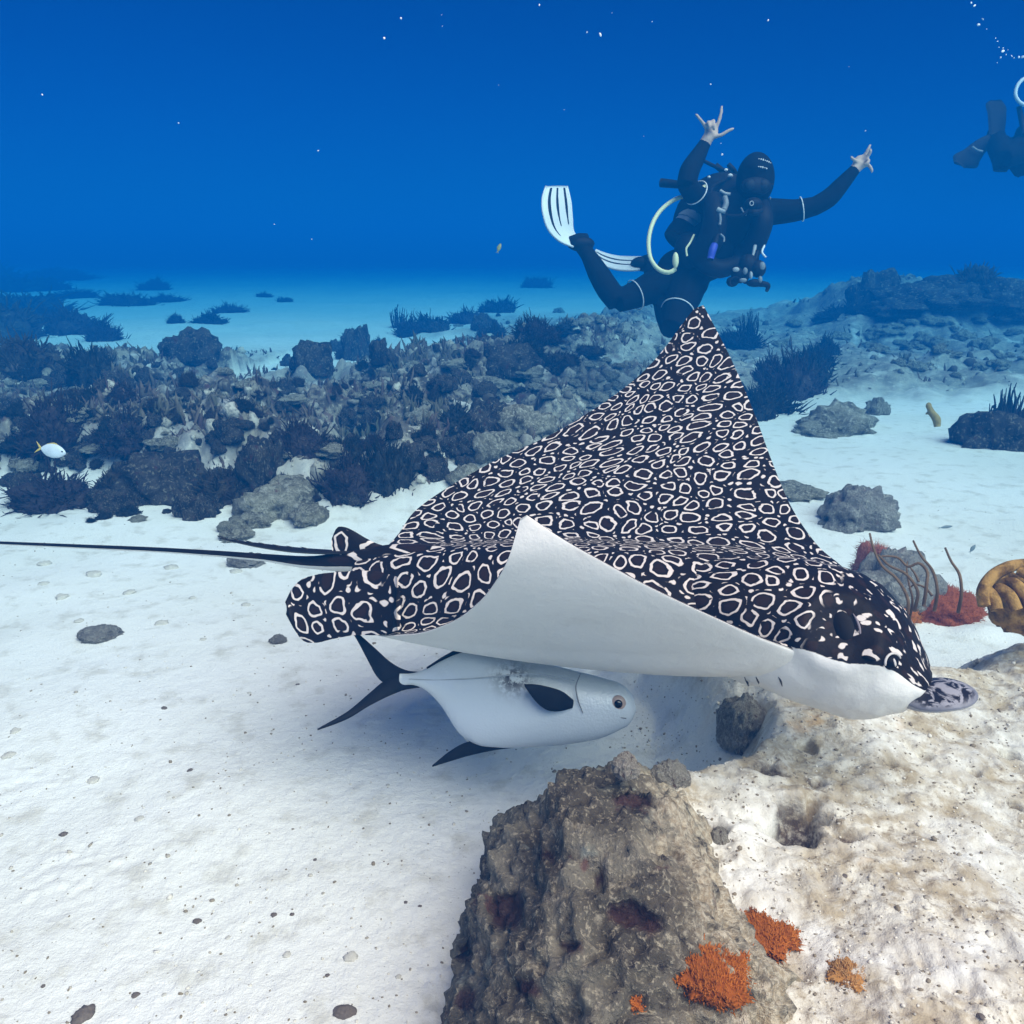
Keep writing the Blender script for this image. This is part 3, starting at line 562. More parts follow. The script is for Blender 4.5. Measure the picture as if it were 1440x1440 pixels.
def tuft_mesh(name, seed, nb, m, thick=.028, ln=.34, up=.35, sq=.8):
    "lump of reef overgrown with short soft branches"
    r = np.random.default_rng(seed); V, Fq = ico(4); V = V*(1+.30*fbm(V*1.5+seed*7, 3)+.18*ridge(V*3.1+seed, 3)+.10*fbm(V*9+seed, 3))[:, None]; V[:, 2] *= sq; V[:, 2] = np.where(V[:, 2] < -.2, -.2+(V[:, 2]+.2)*.2, V[:, 2]); V = V*.78
    Vs, Fs, n = [V], [Fq[:, [0, 1, 2, 2]]], len(V); Bv, Bf = [], []
    k = r.integers(0, len(V), nb); cl = fbm(V*2.5+seed, 2)
    for j in k:
        b = V[j]*r.uniform(.9, 1.02); nn = nrm(V[j]+[0, 0, up]+r.normal(0, .35, 3)); L = ln*r.uniform(.35, 1.)*(1+.7*cl[j]); bend = r.normal(0, .10, 3)
        pts = np.array([b, b+nn*L*.4+bend*L, b+nn*L*.75+bend*L*2.2, b+nn*L+bend*L*4]); rad = thick*np.array([1, 1., .9, .35])*r.uniform(.6, 1.25); ph = r.uniform(0, 6); t1 = nrm(np.cross(nn, [.3, .9, .2])); t2 = np.cross(nn, t1)
        for i in range(4):
            for q in range(3): Bv.append(pts[i]+rad[i]*(t1*math.cos(ph+q*2.09)+t2*math.sin(ph+q*2.09)))
        for i in range(3):
            for q in range(3): Bf.append((n+i*3+q, n+i*3+(q+1) % 3, n+i*3+3+(q+1) % 3, n+i*3+3+q))
        n += 12
    Fl = [tuple(x) for x in Fq]+Bf
    return mesh(name, np.concatenate([V, np.array(Bv)]), Fl, True, mats=[m])
def finger_mesh(name, seed, nb, m, spread=.8, thick=.055, lean=.75, h0=.6, h1=1.1):
    r = np.random.default_rng(seed); g = Geo()
    for k in range(nb):
        a = r.uniform(0, 2*math.pi); q = math.sqrt(r.uniform(0, 1))*spread; b = np.array([math.cos(a)*q*.5, math.sin(a)*q*.5, -.1]); hh = r.uniform(h0, h1)*(1-.4*q*q); out = np.array([math.cos(a), math.sin(a), 0])*q*lean
        p = [b, b+out*.5+[0, 0, hh*.35], b+out*.8+[0, 0, hh*.7]+r.normal(0, .06, 3), b+out+[0, 0, hh]+r.normal(0, .08, 3)]; g.tube(p, [thick, thick*.9, thick*.8, thick*.4], 8, 6)
    return g.mesh(name, m)
def tuft_mat(name, a_, b_, c_):
    t = NT(name); c = t.coord(); n = t.noise(c, 2.2, 4); n2 = t.noise(c, 9, 5, .7); t.bump(n2, .8, .06); col = t.mix(t.step(n, .38, .62), a_, b_); return t.fin(t.mix(t.step(n2, .55, .72), col, c_), .95, .05)
M_t1 = tuft_mat('soft_coral_purple', (.060, .042, .050), (.085, .062, .060), (.17, .14, .12)); M_t2 = tuft_mat('soft_coral_brown', (.075, .052, .042), (.10, .080, .055), (.20, .17, .12)); M_t3 = tuft_mat('soft_coral_dark', (.036, .040, .045), (.065, .060, .052), (.15, .14, .11))
TU = [tuft_mesh('soft_coral', 3+k, 900, m, th, ln, up) for k, (m, th, ln, up) in enumerate(((M_t1, .030, .30, .3), (M_t2, .034, .26, .2), (M_t3, .030, .42, .6), (M_t3, .036, .24, .2), (M_t1, .024, .36, .5), (M_t2, .028, .38, .5), (M_t3, .030, .30, .3)))]
SPK = finger_mesh('finger_coral', 11, 46, M_t3)
def place(me, px, py, wpx, hpx, name, label, cat, group=None, depth=None, rz=None, sink=.1):
    p, d = G(px, py); s = wpx/F*d/2; hz = hpx/F*d
    o = obj(name, me, None, (p[0], p[1]+s*.5, float(hq(p[0], p[1]+s*.5))-sink*hz)); z1 = max(v.co[2] for v in me.vertices) if False else me.get('top') or max(v.co[2] for v in me.vertices)
    me['top'] = z1; o.scale = (s, s*random.uniform(.75, 1.05), hz/z1*1.02); o.rotation_euler = (0, 0, random.uniform(0, 6.28) if rz is None else rz)
    return tag(o, label, cat, group)
def inside(p, poly):
    x, y = p; c = False; j = len(poly)-1
    for i in range(len(poly)):
        if (poly[i][1] > y) != (poly[j][1] > y) and x < (poly[j][0]-poly[i][0])*(y-poly[i][1])/(poly[j][1]-poly[i][1])+poly[i][0]: c = not c
        j = i
    return c
LEFT = [(-60, 520), (60, 500), (150, 520), (250, 505), (330, 515), (430, 505), (500, 480), (560, 462), (640, 450), (720, 440), (760, 470), (690, 500), (790, 520), (770, 590), (705, 640), (640, 690), (560, 705), (470, 712), (400, 700), (330, 722), (230, 738), (120, 735), (0, 715), (-60, 700)]
def scatter(poly, n, fn, seed):
    r = random.Random(seed); xs = [p[0] for p in poly]; ys = [p[1] for p in poly]; k = 0; tries = 0
    while k < n and tries < n*60:
        tries += 1; p = (r.uniform(min(xs), max(xs)), r.uniform(min(ys), max(ys)))
        if inside(p, poly): fn(p[0], p[1], r); k += 1
def zone(px, py):
    if py > 672: return 'at the sand edge behind the ray tail'
    if py < 500: return 'on the reef crest before the far sand'
    if px < 150: return 'around the small white oval fish'
    if px > 600: return 'close behind the raised wing'
    return 'in the middle of the reef' if py > 580 else 'on the upper slope of the reef'
def rock_label(px, py, w_, h_):
    m = w_/F*G(px, py)[1]; return ('%s %s dark algae-covered rock %s' % ('large' if m > .32 else 'medium' if m > .2 else 'small', 'tall' if h_/w_ > .8 else 'low' if h_/w_ < .62 else 'rounded', zone(px, py)))
def coral_label(px, py, w_, h_, k):
    m = w_/F*G(px, py)[1]; return ('%s %s soft coral bush %s' % ('large' if m > .32 else 'medium' if m > .2 else 'small', ('purplish', 'brown', 'spiky dark', 'stubby dark', 'feathery purplish', 'shaggy brown', 'bristly dark')[k], zone(px, py)))
def left_item(px, py, r):
    near = (py-430)/300; w_ = (10+36*r.random()**1.7)*(.55+.6*near); cl = float(vnoise(np.array([px*.012, py*.02, 3.]))) ; q = r.random()+.25*cl
    hh = w_*r.uniform(.5, .95); kk = r.randrange(7)
    if q < .33: place(RD[kk], px, py, w_, hh, 'reef_rock', rock_label(px, py, w_, hh), 'rock', 'dark rocks of the reef beyond the tail')
    elif q < .82: place(TU[kk], px, py, w_*1.05, hh, 'soft_coral', coral_label(px, py, w_, hh, kk), 'soft coral', 'soft corals of the reef beyond the tail')
    else: place(RP[r.randrange(6)], px, py, w_*1.2, w_*r.uniform(.3, .5), 'pale_rock', '%s pale sand-dusted rock %s' % ('broad' if w_ > 30 else 'small', zone(px, py)), 'rock', 'pale rocks among the reef beyond the tail')
scatter(LEFT, 400, left_item, 5)
for px, py, w_, h_ in ((70, 640, 78, 88), (262, 512, 62, 42), (125, 545, 70, 60), (165, 640, 90, 60), (360, 690, 90, 70), (480, 700, 80, 80), (545, 690, 80, 95), (230, 700, 110, 60), (60, 715, 130, 60), (440, 520, 60, 42), (500, 505, 50, 52), (420, 640, 70, 70), (690, 600, 80, 55), (715, 545, 75, 40), (640, 600, 60, 40), (320, 705, 90, 60)):
    k = RD[random.randrange(7)] if (px*7+py) % 3 == 0 else TU[px % 7]
    place(k, px, py, w_, h_, 'reef_rock' if k in RD else 'soft_coral', rock_label(px, py, w_, h_) if k in RD else coral_label(px, py, w_, h_, px % 7), 'rock' if k in RD else 'soft coral', 'dark rocks of the reef beyond the tail' if k in RD else 'soft corals of the reef beyond the tail')
for px, py, w_, h_ in ((700, 440, 52, 26), (655, 455, 60, 26), (605, 465, 60, 32), (575, 472, 50, 36), (750, 475, 62, 40), (765, 485, 50, 30), (690, 480, 60, 24), (735, 510, 70, 36), (790, 520, 60, 24), (690, 470, 40, 20), (800, 470, 60, 14), (830, 505, 40, 16)):
    place(TU[(px+py) % 7], px, py, w_, h_*1.1, 'soft_coral', 'low dark soft coral along the crest of the rubble flat', 'soft coral', 'soft corals on the rubble crest')
place(SPK, 560, 462, 26, 36, 'finger_coral', 'upright finger coral poking up from the reef crest against the blue', 'coral')
def far_clump(px, py, w_, h_): place(TU[(px+py) % 7], px, py, w_, h_, 'soft_coral', 'faint hazy soft coral clump on the distant sand', 'soft coral', 'distant hazy coral clumps')
for a in ((-10, 480, 110, 70), (90, 470, 90, 50), (170, 430, 80, 26), (20, 440, 120, 40), (60, 395, 140, 24), (290, 455, 60, 22), (230, 425, 60, 16), (-30, 400, 90, 40), (25, 505, 90, 62), (60, 455, 70, 34), (215, 408, 44, 24), (140, 480, 60, 42), (245, 455, 30, 20), (320, 440, 50, 20), (30, 410, 100, 30), (100, 420, 60, 22), (400, 425, 24, 10), (370, 418, 26, 10), (755, 405, 40, 24), (-20, 450, 90, 50)): far_clump(*a)
# middle rubble flat
MID = [(760, 440), (860, 432), (950, 440), (1130, 452), (1200, 500), (1150, 560), (1060, 600), (900, 560), (780, 590), (740, 540)]
def mid_item(px, py, r):
    w_ = r.uniform(8, 26)
    place(RP[r.randrange(6)], px, py, w_, w_*r.uniform(.3, .55), 'pale_rock', 'pale piece of coral rubble on the flat behind the ray', 'rock', 'rubble pieces behind the ray')
scatter(MID, 70, mid_item, 9)
scatter([(1150, 455), (1440, 450), (1450, 540), (1330, 530), (1200, 500)], 60, mid_item, 10)
for px, py, w_, h_ in ((1080, 580, 85, 70), (1120, 560, 80, 90), (1150, 520, 60, 50), (1085, 545, 70, 60), (1140, 545, 70, 60), (1070, 590, 50, 50), (1165, 500, 40, 32)):
    place(TU[(px) % 7], px, py, w_, h_, 'soft_coral', 'tall dark soft coral in the thicket behind the raised far wing', 'soft coral', 'coral thicket behind the far wing')
place(TU[2], 1042, 490, 66, 36, 'soft_coral', 'low dark coral bush just beside the raised wing tip', 'soft coral'); place(SPK, 1055, 486, 36, 54, 'finger_coral', 'spiky finger coral standing beside the raised wing tip', 'coral')
for px, py, w_, h_ in ((1232, 425, 56, 52), (1215, 440, 60, 30), (1290, 430, 110, 34), (1340, 420, 90, 34), (1375, 425, 60, 40), (1410, 440, 80, 36), (1350, 450, 90, 26), (1185, 442, 70, 22), (1270, 445, 80, 24), (1430, 455, 60, 30)):
    k = TU[(px+py) % 7] if (px//5) % 2 else RD[px % 7]
    place(k, px, py, w_, h_, 'soft_coral' if k in TU else 'reef_rock', 'hazy dark soft coral on the ridge beyond the sand patch' if k in TU else 'hazy dark rock on the ridge beyond the sand patch', 'soft coral' if k in TU else 'rock', 'growth on the far ridge')
# single rocks on the pale sand to the right
place(RG[0], 1213, 742, 100, 60, 'boulder', 'rounded grey boulder half buried in the pale sand', 'rock', rz=.4)
place(RP[1], 1190, 606, 110, 38, 'pale_rock', 'low pale rock pile on the sand behind the far wing', 'rock'); place(RP[2], 1236, 582, 34, 24, 'pale_rock', 'small rounded rock at the end of the low rock pile', 'rock'); place(RP[3], 1150, 612, 60, 18, 'pale_rock', 'flat pale slab beside the low rock pile', 'rock')
place(RD[1], 1418, 630, 95, 56, 'reef_rock', 'dark rounded rock carrying spiky coral at the sand edge', 'rock'); place(SPK, 1425, 600, 56, 66, 'finger_coral', 'spiky finger coral growing on the dark rounded rock', 'coral'); place(TU[4], 1440, 615, 60, 60, 'soft_coral', 'bushy soft coral on the dark rounded rock by the sand', 'soft coral')
place(RP[4], 1130, 700, 70, 14, 'pale_rock', 'flat sandy slab on the seabed beside the far wing', 'rock')
place(RG[1], 1262, 862, 138, 92, 'boulder', 'grey algae-grown boulder behind the sea whips and red algae', 'rock', rz=1.)
for px, py, w_, h_ in ((385, 725, 95, 42), (430, 735, 60, 22), (330, 760, 40, 16), (350, 742, 50, 22), (320, 748, 26, 16), (700, 650, 60, 36), (740, 610, 70, 40), (660, 690, 60, 34)):
    place(RP[(px) % 6], px, py, w_, h_, 'pale_rock', 'pale encrusted rock along the near edge of the reef', 'rock', 'pale rocks on the reef edge')
# --- big foreground rock
def big_rock():
    V, Fq = ico(7); A = np.array([.225, .33, .30]); C = np.array([.158, .92, .0]); p = V*A*3.6+3.3
    d = 1+.10*fbm(p*1.7, 3)+.055*ridge(p*4.1, 3)+.030*fbm(p*13, 3)+.020*ridge(p*13, 3)+.018*fbm(p*34, 3)
    W = C+np.sign(V)*np.abs(V)**.84*d[:, None]*A; W[:, 2] *= 1-.30*sm(.16, .40, W[:, 0])*sm(.6, 1.1, W[:, 1])-.16*sm(.14, .38, W[:, 0])-.12*sm(.10, -.06, W[:, 0]); W[:, 2] = np.maximum(W[:, 2], -.06+.02*V[:, 2])
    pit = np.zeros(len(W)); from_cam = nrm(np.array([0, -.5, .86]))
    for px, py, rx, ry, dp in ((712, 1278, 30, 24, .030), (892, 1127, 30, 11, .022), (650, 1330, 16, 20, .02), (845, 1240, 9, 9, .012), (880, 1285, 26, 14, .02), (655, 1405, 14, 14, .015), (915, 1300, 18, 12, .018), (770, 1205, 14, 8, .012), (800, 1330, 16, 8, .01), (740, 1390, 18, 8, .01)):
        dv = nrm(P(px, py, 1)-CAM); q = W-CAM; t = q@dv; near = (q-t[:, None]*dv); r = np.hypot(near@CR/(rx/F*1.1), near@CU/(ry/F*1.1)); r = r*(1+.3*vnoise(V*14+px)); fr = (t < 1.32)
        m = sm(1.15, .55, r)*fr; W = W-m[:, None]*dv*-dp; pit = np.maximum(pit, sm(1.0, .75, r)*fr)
    t = NT('foreground_rock'); c = t.coord(); n1 = t.noise(c, 7, 5, .6, .5); n2 = t.noise(c, 34, 6, .7, .3); n3 = t.noise(c, 130, 4, .7); gx = t.n('SeparateXYZ'); t.l(c, gx.inputs[0])
    col = t.mix(t.step(n1, .36, .60), (.085, .072, .055), (.185, .165, .125)); col = t.mix(t.step(n2, .54, .70), col, (.31, .27, .20)); col = t.mix(t.step(n2, .43, .32), col, (.035, .028, .026))
    col = t.mix(t.step(t.noise(c, 13, 4), .60, .70, 0, .8), col, (.30, .32, .27)); col = t.mix(t.step(n3, .52, .68, 0, .75), col, (.46, .40, .29)); col = t.mix(t.step(t.noise(c, 19, 4), .64, .72, 0, .8), col, (.11, .05, .045))
    warm = t.math('MULTIPLY', t.step(t.math('ADD', gx.outputs[0], t.math('MULTIPLY', n1, .16)), .21, .34), t.step(n2, .36, .58, .1, .95)); col = t.mix(warm, col, t.mix(t.step(n3, .4, .6), (.40, .31, .20), (.62, .53, .39)))   # sunlit warmth painted into the ledge side, together with its pale turf
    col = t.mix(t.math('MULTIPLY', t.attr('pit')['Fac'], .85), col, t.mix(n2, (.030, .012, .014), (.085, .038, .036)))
    t.bump(t.math('ADD', n2, t.math('MULTIPLY', n3, .9)), 1., .008); m = t.fin(col, .98, .03)
    from mathutils.bvhtree import BVHTree; global ROCK; ROCK = BVHTree.FromPolygons([Vector(q) for q in W], [tuple(q) for q in Fq.tolist()])
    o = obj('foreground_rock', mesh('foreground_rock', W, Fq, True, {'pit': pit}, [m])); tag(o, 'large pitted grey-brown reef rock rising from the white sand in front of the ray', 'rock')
big_rock()
M_sm = rock_mat('small_stone', (.36, .31, .25), (.52, .46, .37), (.70, .64, .53), .7, (.11, .04, .035), 3)
ST = [rock_mesh('stone', 60+k, 5, M_sm, .8, .55) for k in range(4)]
def stone(px, py, w_, h_, lab, k, name='stone', z=None, dep=None):
    o = place(ST[k], px, py, w_, h_, name, lab, 'rock', sink=.12)
    if z is not None: q = P(px, py, dep); o.location = q; o.scale = (w_/F*dep/2, w_/F*dep/2*.9, h_/F*dep)
    return o
stone(1047, 1042, 66, 66, 'knobbly grey stone propped under the throat of the ray', 0); stone(946, 1102, 48, 34, 'small rough brown stone on the sand between rock and ledge', 1)
stone(1016, 1182, 30, 26, 'small dark brown stone in the sandy dip of the ledge', 3)
stone(880, 1082, 40, 24, 'dark stone perched on the crest of the large pitted rock', 2, z=1, dep=1.19)
# --- pebbles on the open sand
M_pd = simple('pebble_dark', (.15, .12, .10), .85, .1, .6, 3); M_pl = simple('pebble_pale', (.55, .51, .44), .85, .1, .4, 3)
PB = [[rock_mesh('pebble', 80+k+9*j, 3, mm, .6, .8) for k in range(3)] for j, mm in enumerate((M_pd, M_pl))]
PEB = [(277, 1298, 13, 0), (88, 1175, 14, 0), (190, 1401, 12, 0), (485, 1430, 34, 0), (112, 1436, 40, 0), (305, 1434, 26, 1), (403, 1345, 13, 1), (267, 1084, 9, 0), (10, 1064, 18, 1), (230, 997, 9, 0), (492, 1350, 22, 1), (460, 1373, 8, 0), (385, 1288, 9, 0), (410, 1287, 8, 0), (195, 1153, 14, 1), (365, 1022, 20, 1), (130, 1100, 20, 1),
       (225, 878, 20, 1), (110, 875, 14, 1), (85, 842, 22, 1), (60, 822, 16, 1), (345, 852, 14, 1), (1391, 1314, 12, 0), (1381, 1432, 12, 0), (1188, 1233, 9, 0), (443, 1210, 7, 0), (350, 975, 6, 1), (418, 963, 6, 0), (20, 1030, 16, 1), (145, 1255, 12, 1), (320, 1320, 8, 1), (60, 1388, 8, 0), (230, 1400, 7, 1), (512, 1392, 12, 1), (560, 1375, 9, 1), (570, 1270, 7, 0), (590, 1275, 6, 0), (30, 1330, 8, 1), (285, 900, 10, 1), (180, 835, 18, 1), (270, 842, 12, 1), (305, 1175, 7, 1), (545, 1105, 6, 1), (470, 905, 8, 1), (240, 800, 22, 1), (60, 795, 20, 1), (130, 810, 24, 1), (330, 805, 20, 1)]
for i, (px, py, w_, j) in enumerate(PEB):
    if j and i % 2 and py > 900: continue
    place(PB[j][i % 3], px, py, w_*.85, w_*.24, 'pebble', ('small dark pebble lying on the white sand', 'small pale pebble lying on the white sand')[j], 'pebble', ('dark pebbles on the sand', 'pale pebbles on the sand')[j], sink=.15)
for px, py, w_, h_, lab in ((135, 900, 54, 16, 'low grey stone half sunk in the white sand below the whip tail'), (390, 904, 24, 11, 'small grey stone on white sand beside the pelvic fin'), (345, 795, 46, 12, 'flat pale stone on the sand just under the whip tail')):
    place(RG[0], px, py, w_, h_, 'stone', lab, 'rock')
def grit():
    r = np.random.default_rng(5); V0, F0 = ico(1); n = 7000; Vs, Fs = [], []
    ang = r.uniform(R(-42), R(42), n); rad = .45*np.exp(r.uniform(0, 2.2, n)); ang[4200:] = r.uniform(R(8), R(42), n-4200); rad[4200:] = r.uniform(.75, 1.9, n-4200); x, y = rad*np.sin(ang), rad*np.cos(ang); z = hq(x, y)
    for i in range(n):
        s = r.uniform(.0008, .0022)*(1 if r.random() < .95 else 2); Vs.append(V0*(s*r.uniform(.6, 1.6, 3)*[1, 1, .7])*(1+r.normal(0, .18, (len(V0), 1)))+[x[i], y[i], z[i]+s*.3]); Fs.append(F0+i*len(V0))
    t = NT('grit'); ri = t.n('NewGeometry').outputs['Random Per Island']; m = t.fin(t.mix(t.step(ri, .25, .8), (.25, .20, .14), (.72, .66, .56)), .9, .1)
    o = obj('shell_grit', mesh('shell_grit', np.concatenate(Vs), np.concatenate(Fs), True, mats=[m])); tag(o, 'fine shell grit strewn over the sand', 'grit', kind='stuff')
grit()
def reef_cover():
    r = np.random.default_rng(21); n = 90000; an = r.uniform(R(-40), R(40), n); ra = np.exp(r.uniform(math.log(3.0), math.log(14), n)); x, y = ra*np.sin(an), ra*np.cos(an); led, left, mid, rr = masks(x, y)
    cl = fbm(np.stack([x*2.6, y*2.6, 0*x+4], -1), 3); k = np.where((np.maximum.reduce([left, mid*.22, rr*.8]) > r.uniform(.15, .9, n)) & (cl > r.normal(.0, .25, n)))[0][:24000]
    b = np.stack([x[k], y[k], hq(x[k], y[k])-.004], -1); m = len(k); L = (.012+.045*r.random(m)**2)*(1+.9*np.clip(cl[k], -.6, 1)); nn = r.normal(0, .45, (m, 3))+[0, 0, 1]; nn /= np.linalg.norm(nn, axis=1)[:, None]; w_ = L*r.uniform(.10, .22, m)
    ph = r.uniform(0, 6.28, m); e = [np.stack([np.cos(ph+q*2.094), np.sin(ph+q*2.094), 0*ph], -1)*w_[:, None] for q in range(3)]; bd = r.normal(0, .25, (m, 3))*L[:, None]
    V = np.stack([b+e[0], b+e[1], b+e[2], b+nn*L[:, None]*.6+e[0]*.9+bd*.3, b+nn*L[:, None]*.6+e[1]*.9+bd*.3, b+nn*L[:, None]*.6+e[2]*.9+bd*.3, b+nn*L[:, None]+bd], 1).reshape(-1, 3)
    T = np.array([(0, 1, 4), (0, 4, 3), (1, 2, 5), (1, 5, 4), (2, 0, 3), (2, 3, 5), (3, 4, 6), (4, 5, 6), (5, 3, 6)]); Fq = (np.arange(m)[:, None, None]*7+T[None]).reshape(-1, 3)
    t = NT('turf'); c = t.coord(); n1 = t.noise(c, 2.2, 3); ri = t.n('NewGeometry').outputs['Random Per Island']; col = t.mix(t.step(n1, .40, .60), (.085, .055, .055), (.085, .085, .055)); col = t.mix(t.step(ri, .0, 1., 0, .6), col, (.18, .14, .11))
    tag(obj('algae_turf', mesh('algae_turf', V, Fq, True, mats=[t.fin(col, .95, .05)])), 'short algae turf covering the reef', 'algae', kind='stuff')
    V0, F0 = ico(2); k = np.where(np.maximum.reduce([left, mid*.6, rr]) > r.uniform(.2, 1., n))[0][-3000:]; m = len(k); b = np.stack([x[k], y[k], hq(x[k], y[k])], -1); s = .006+.035*r.random(m)**2.5
    sh = 1+.35*r.normal(0, 1, (40, len(V0), 1))*.5; V = (V0[None]*sh[r.integers(0, 40, m)]*(s[:, None]*r.uniform(.6, 1.4, (m, 3)))[:, None]+b[:, None]).reshape(-1, 3); Fq = (np.arange(m)[:, None, None]*len(V0)+F0[None]).reshape(-1, 3)
    t = NT('rubble_bits'); ri = t.n('NewGeometry').outputs['Random Per Island']; nn = t.noise(t.coord(), 60, 3); col = t.mix(t.step(ri, .2, .9), (.10, .085, .07), (.50, .46, .38)); col = t.mix(t.step(nn, .45, .65, 0, .6), col, (.07, .055, .05))
    tag(obj('reef_rubble', mesh('reef_rubble', V, Fq, True, mats=[t.fin(col, .95, .05)])), 'small broken coral rubble strewn over the reef', 'rubble', kind='stuff')
reef_cover()
# --- red and orange algae mats, sea whips, brown coral
def rock_depth(px, py):
    d = P(px, py, 1)-CAM; h = ROCK.ray_cast(Vector(CAM), Vector(d).normalized()); g_, dg = G(px, py)
    if h[0] is None: return dg
    return min(dg, (np.array(h[0])-CAM)@CF)
def fuzz_mound(px, py, w_, h_, name, lab, cols, seed, nb=2600, ln=.010, z=None, dpt=None, flatten=1., thick=.0011, cat='algae', irr=1.):
    p, d = G(px, py)
    if dpt: p, d = P(px, py, dpt), dpt
    a = w_/F*d/2; h = h_/F*d; r = np.random.default_rng(seed)
    V, Fq = ico(5); q = V+seed; s = 1+irr*(.22*fbm(q*1.6, 3)+.10*fbm(q*5, 3)); W = V*s[:, None]*[a, a*flatten, h]; W[:, 2] = np.maximum(W[:, 2], -.3*h); base = np.asarray(p)+[0, a*flatten*.5, 0]
    root = thing(name, base, lab, cat); m1 = simple(name+'_'+str(seed), cols[0], .95, .05, .5, 40); m2 = simple(name+'_hair_'+str(seed), cols[1], .95, .05, .45, 25)
    o = obj('mat', mesh('mat', W+base, Fq, True, mats=[m1]), root)
    k = r.integers(0, len(V), nb); Vs, Fs = [], []
    for i, j in enumerate(k):
        c = W[j]; n = nrm(V[j]/[a, a*flatten, h]*[a, a, a]+r.normal(0, .45, 3)); t1 = nrm(np.cross(n, [.3, .5, .8])); t2 = np.cross(n, t1); L = ln*r.uniform(.5, 1.3); c = c+r.normal(0, .002, 3)
        Vs += [c+t1*thick, c-t1*thick*.5+t2*thick*.87, c-t1*thick*.5-t2*thick*.87, c+n*L+r.normal(0, L*.25, 3)]; Fs += [(4*i, 4*i+1, 4*i+3), (4*i+1, 4*i+2, 4*i+3), (4*i+2, 4*i, 4*i+3)]
    tag(obj('fuzz', mesh('fuzz', np.array(Vs)+base, np.array(Fs), True, mats=[m2]), root), kind='stuff')
    return root
RED, ORG = ((.26, .07, .03), (.34, .10, .045)), ((.30, .085, .015), (.40, .125, .022))
fuzz_mound(1335, 872, 115, 32, 'red_algae', 'rust red fuzzy algae mat on the ledge beyond the snout', RED, 1, 5200, .010)
fuzz_mound(1262, 874, 70, 22, 'red_algae', 'small orange-brown algae patch at the foot of the sea whips', ((.34, .11, .03), (.40, .15, .04)), 2, 2200, .010)
fuzz_mound(1233, 842, 62, 68, 'red_algae', 'pinkish red feathery algae tuft against the grey boulder', ((.30, .10, .07), (.42, .20, .15)), 3, 3800, .016)
fuzz_mound(1003, 1385, 96, 11, 'orange_sponge', 'bright orange fuzzy sponge patch on the foreground ledge, the larger one', ORG, 4, 4200, .0042, irr=2.2, dpt=rock_depth(1003, 1392), cat='sponge')
fuzz_mound(1083, 1330, 76, 9, 'orange_sponge', 'smaller bright orange sponge patch beside the larger orange one', ORG, 5, 3000, .0042, irr=2.4, dpt=rock_depth(1083, 1338), cat='sponge')
fuzz_mound(1195, 1378, 44, 6, 'orange_sponge', 'faint thin orange crust on the sunlit sandy ledge', ((.42, .20, .06), (.46, .25, .10)), 6, 900, .004, irr=2.6, dpt=rock_depth(1195, 1378), cat='sponge')
fuzz_mound(895, 1408, 44, 6, 'orange_sponge', 'small orange crust at the foot of the pitted rock', ORG, 7, 1100, .0035, irr=2.4, dpt=rock_depth(895, 1408), cat='sponge')
fuzz_mound(385, 716, 44, 18, 'red_algae', 'dull red algae tuft on pale rock at the reef edge', ((.14, .045, .045), (.18, .06, .06)), 8, 1500, .03, thick=.003)
def whips():
    m = simple('sea_whip', (.17, .11, .065), .85, .1, .5, 60); lab = 'thin curved brown sea whip rising in front of the grey boulder'
    W = [[(1277, 845), (1262, 815), (1240, 795), (1228, 770), (1223, 750)], [(1290, 830), (1272, 806), (1250, 795), (1235, 780)], [(1283, 842), (1278, 820), (1275, 800), (1276, 790)], [(1318, 830), (1310, 800), (1296, 783), (1284, 760)], [(1303, 822), (1303, 802), (1292, 792), (1278, 797), (1262, 784), (1240, 782)],
         [(1352, 832), (1348, 805), (1338, 790), (1329, 770)], [(1311, 838), (1300, 826), (1286, 822), (1278, 828)], [(1292, 818), (1286, 806), (1280, 798)]]
    for i, w_ in enumerate(W):
        d = 1.93+.02*(i % 4); pts = PP([(x, y, d+.012*k) for k, (x, y) in enumerate(w_)]); r0 = .0042 if i not in (2, 6, 7) else .003
        if i < 6: b = pts[0].copy(); b[2] -= .05; pts = np.vstack([b, pts])
        o = obj('sea_whip', Geo().tube(pts, np.linspace(r0, r0*.55, len(pts)), 26, 8).mesh('sea_whip', m)); tag(o, lab if i != 5 else 'lone brown sea whip rising behind the rust red algae', 'sea whip', 'sea whips behind the ray head')
whips()
def brown_coral():
    t = NT('brown_coral'); c = t.coord(); n = t.noise(c, 26, 5, .65); n2 = t.noise(c, 110, 4); t.bump(t.math('ADD', n, n2), .7, .006)
    m = t.fin(t.mix(t.step(n, .38, .62), (.13, .065, .018), (.42, .24, .07)), .85, .15); d = 1.78; root = thing('brown_coral', P(1435, 858, d), 'ochre brown folded coral head with arching ribs at the ledge rim', 'coral')
    V, Fq = ico(5); s = 1+.10*fbm(V*2.3, 3)+.05*ridge(V*6, 2); c0 = P(1444, 850, d+.06); obj('dome', mesh('dome', c0+V*s[:, None]*[.075, .07, .062], Fq, True, mats=[m]), root)
    for k, w_ in enumerate(([(1384, 852), (1382, 832), (1394, 812), (1420, 797), (1450, 790)], [(1402, 858), (1396, 840), (1386, 828), (1384, 822)], [(1430, 858), (1418, 836), (1404, 828), (1396, 834)], [(1452, 858), (1440, 834), (1424, 820), (1410, 818)], [(1470, 860), (1462, 830), (1446, 808), (1430, 802)])):
        q = PP([(x, y, d-.015+.01*i) for i, (x, y) in enumerate(w_)]); obj('rib', Geo().tube(q, [.012]+[.0125]*(len(q)-2)+[.008], 22, 10).mesh('rib', m), root)
brown_coral()

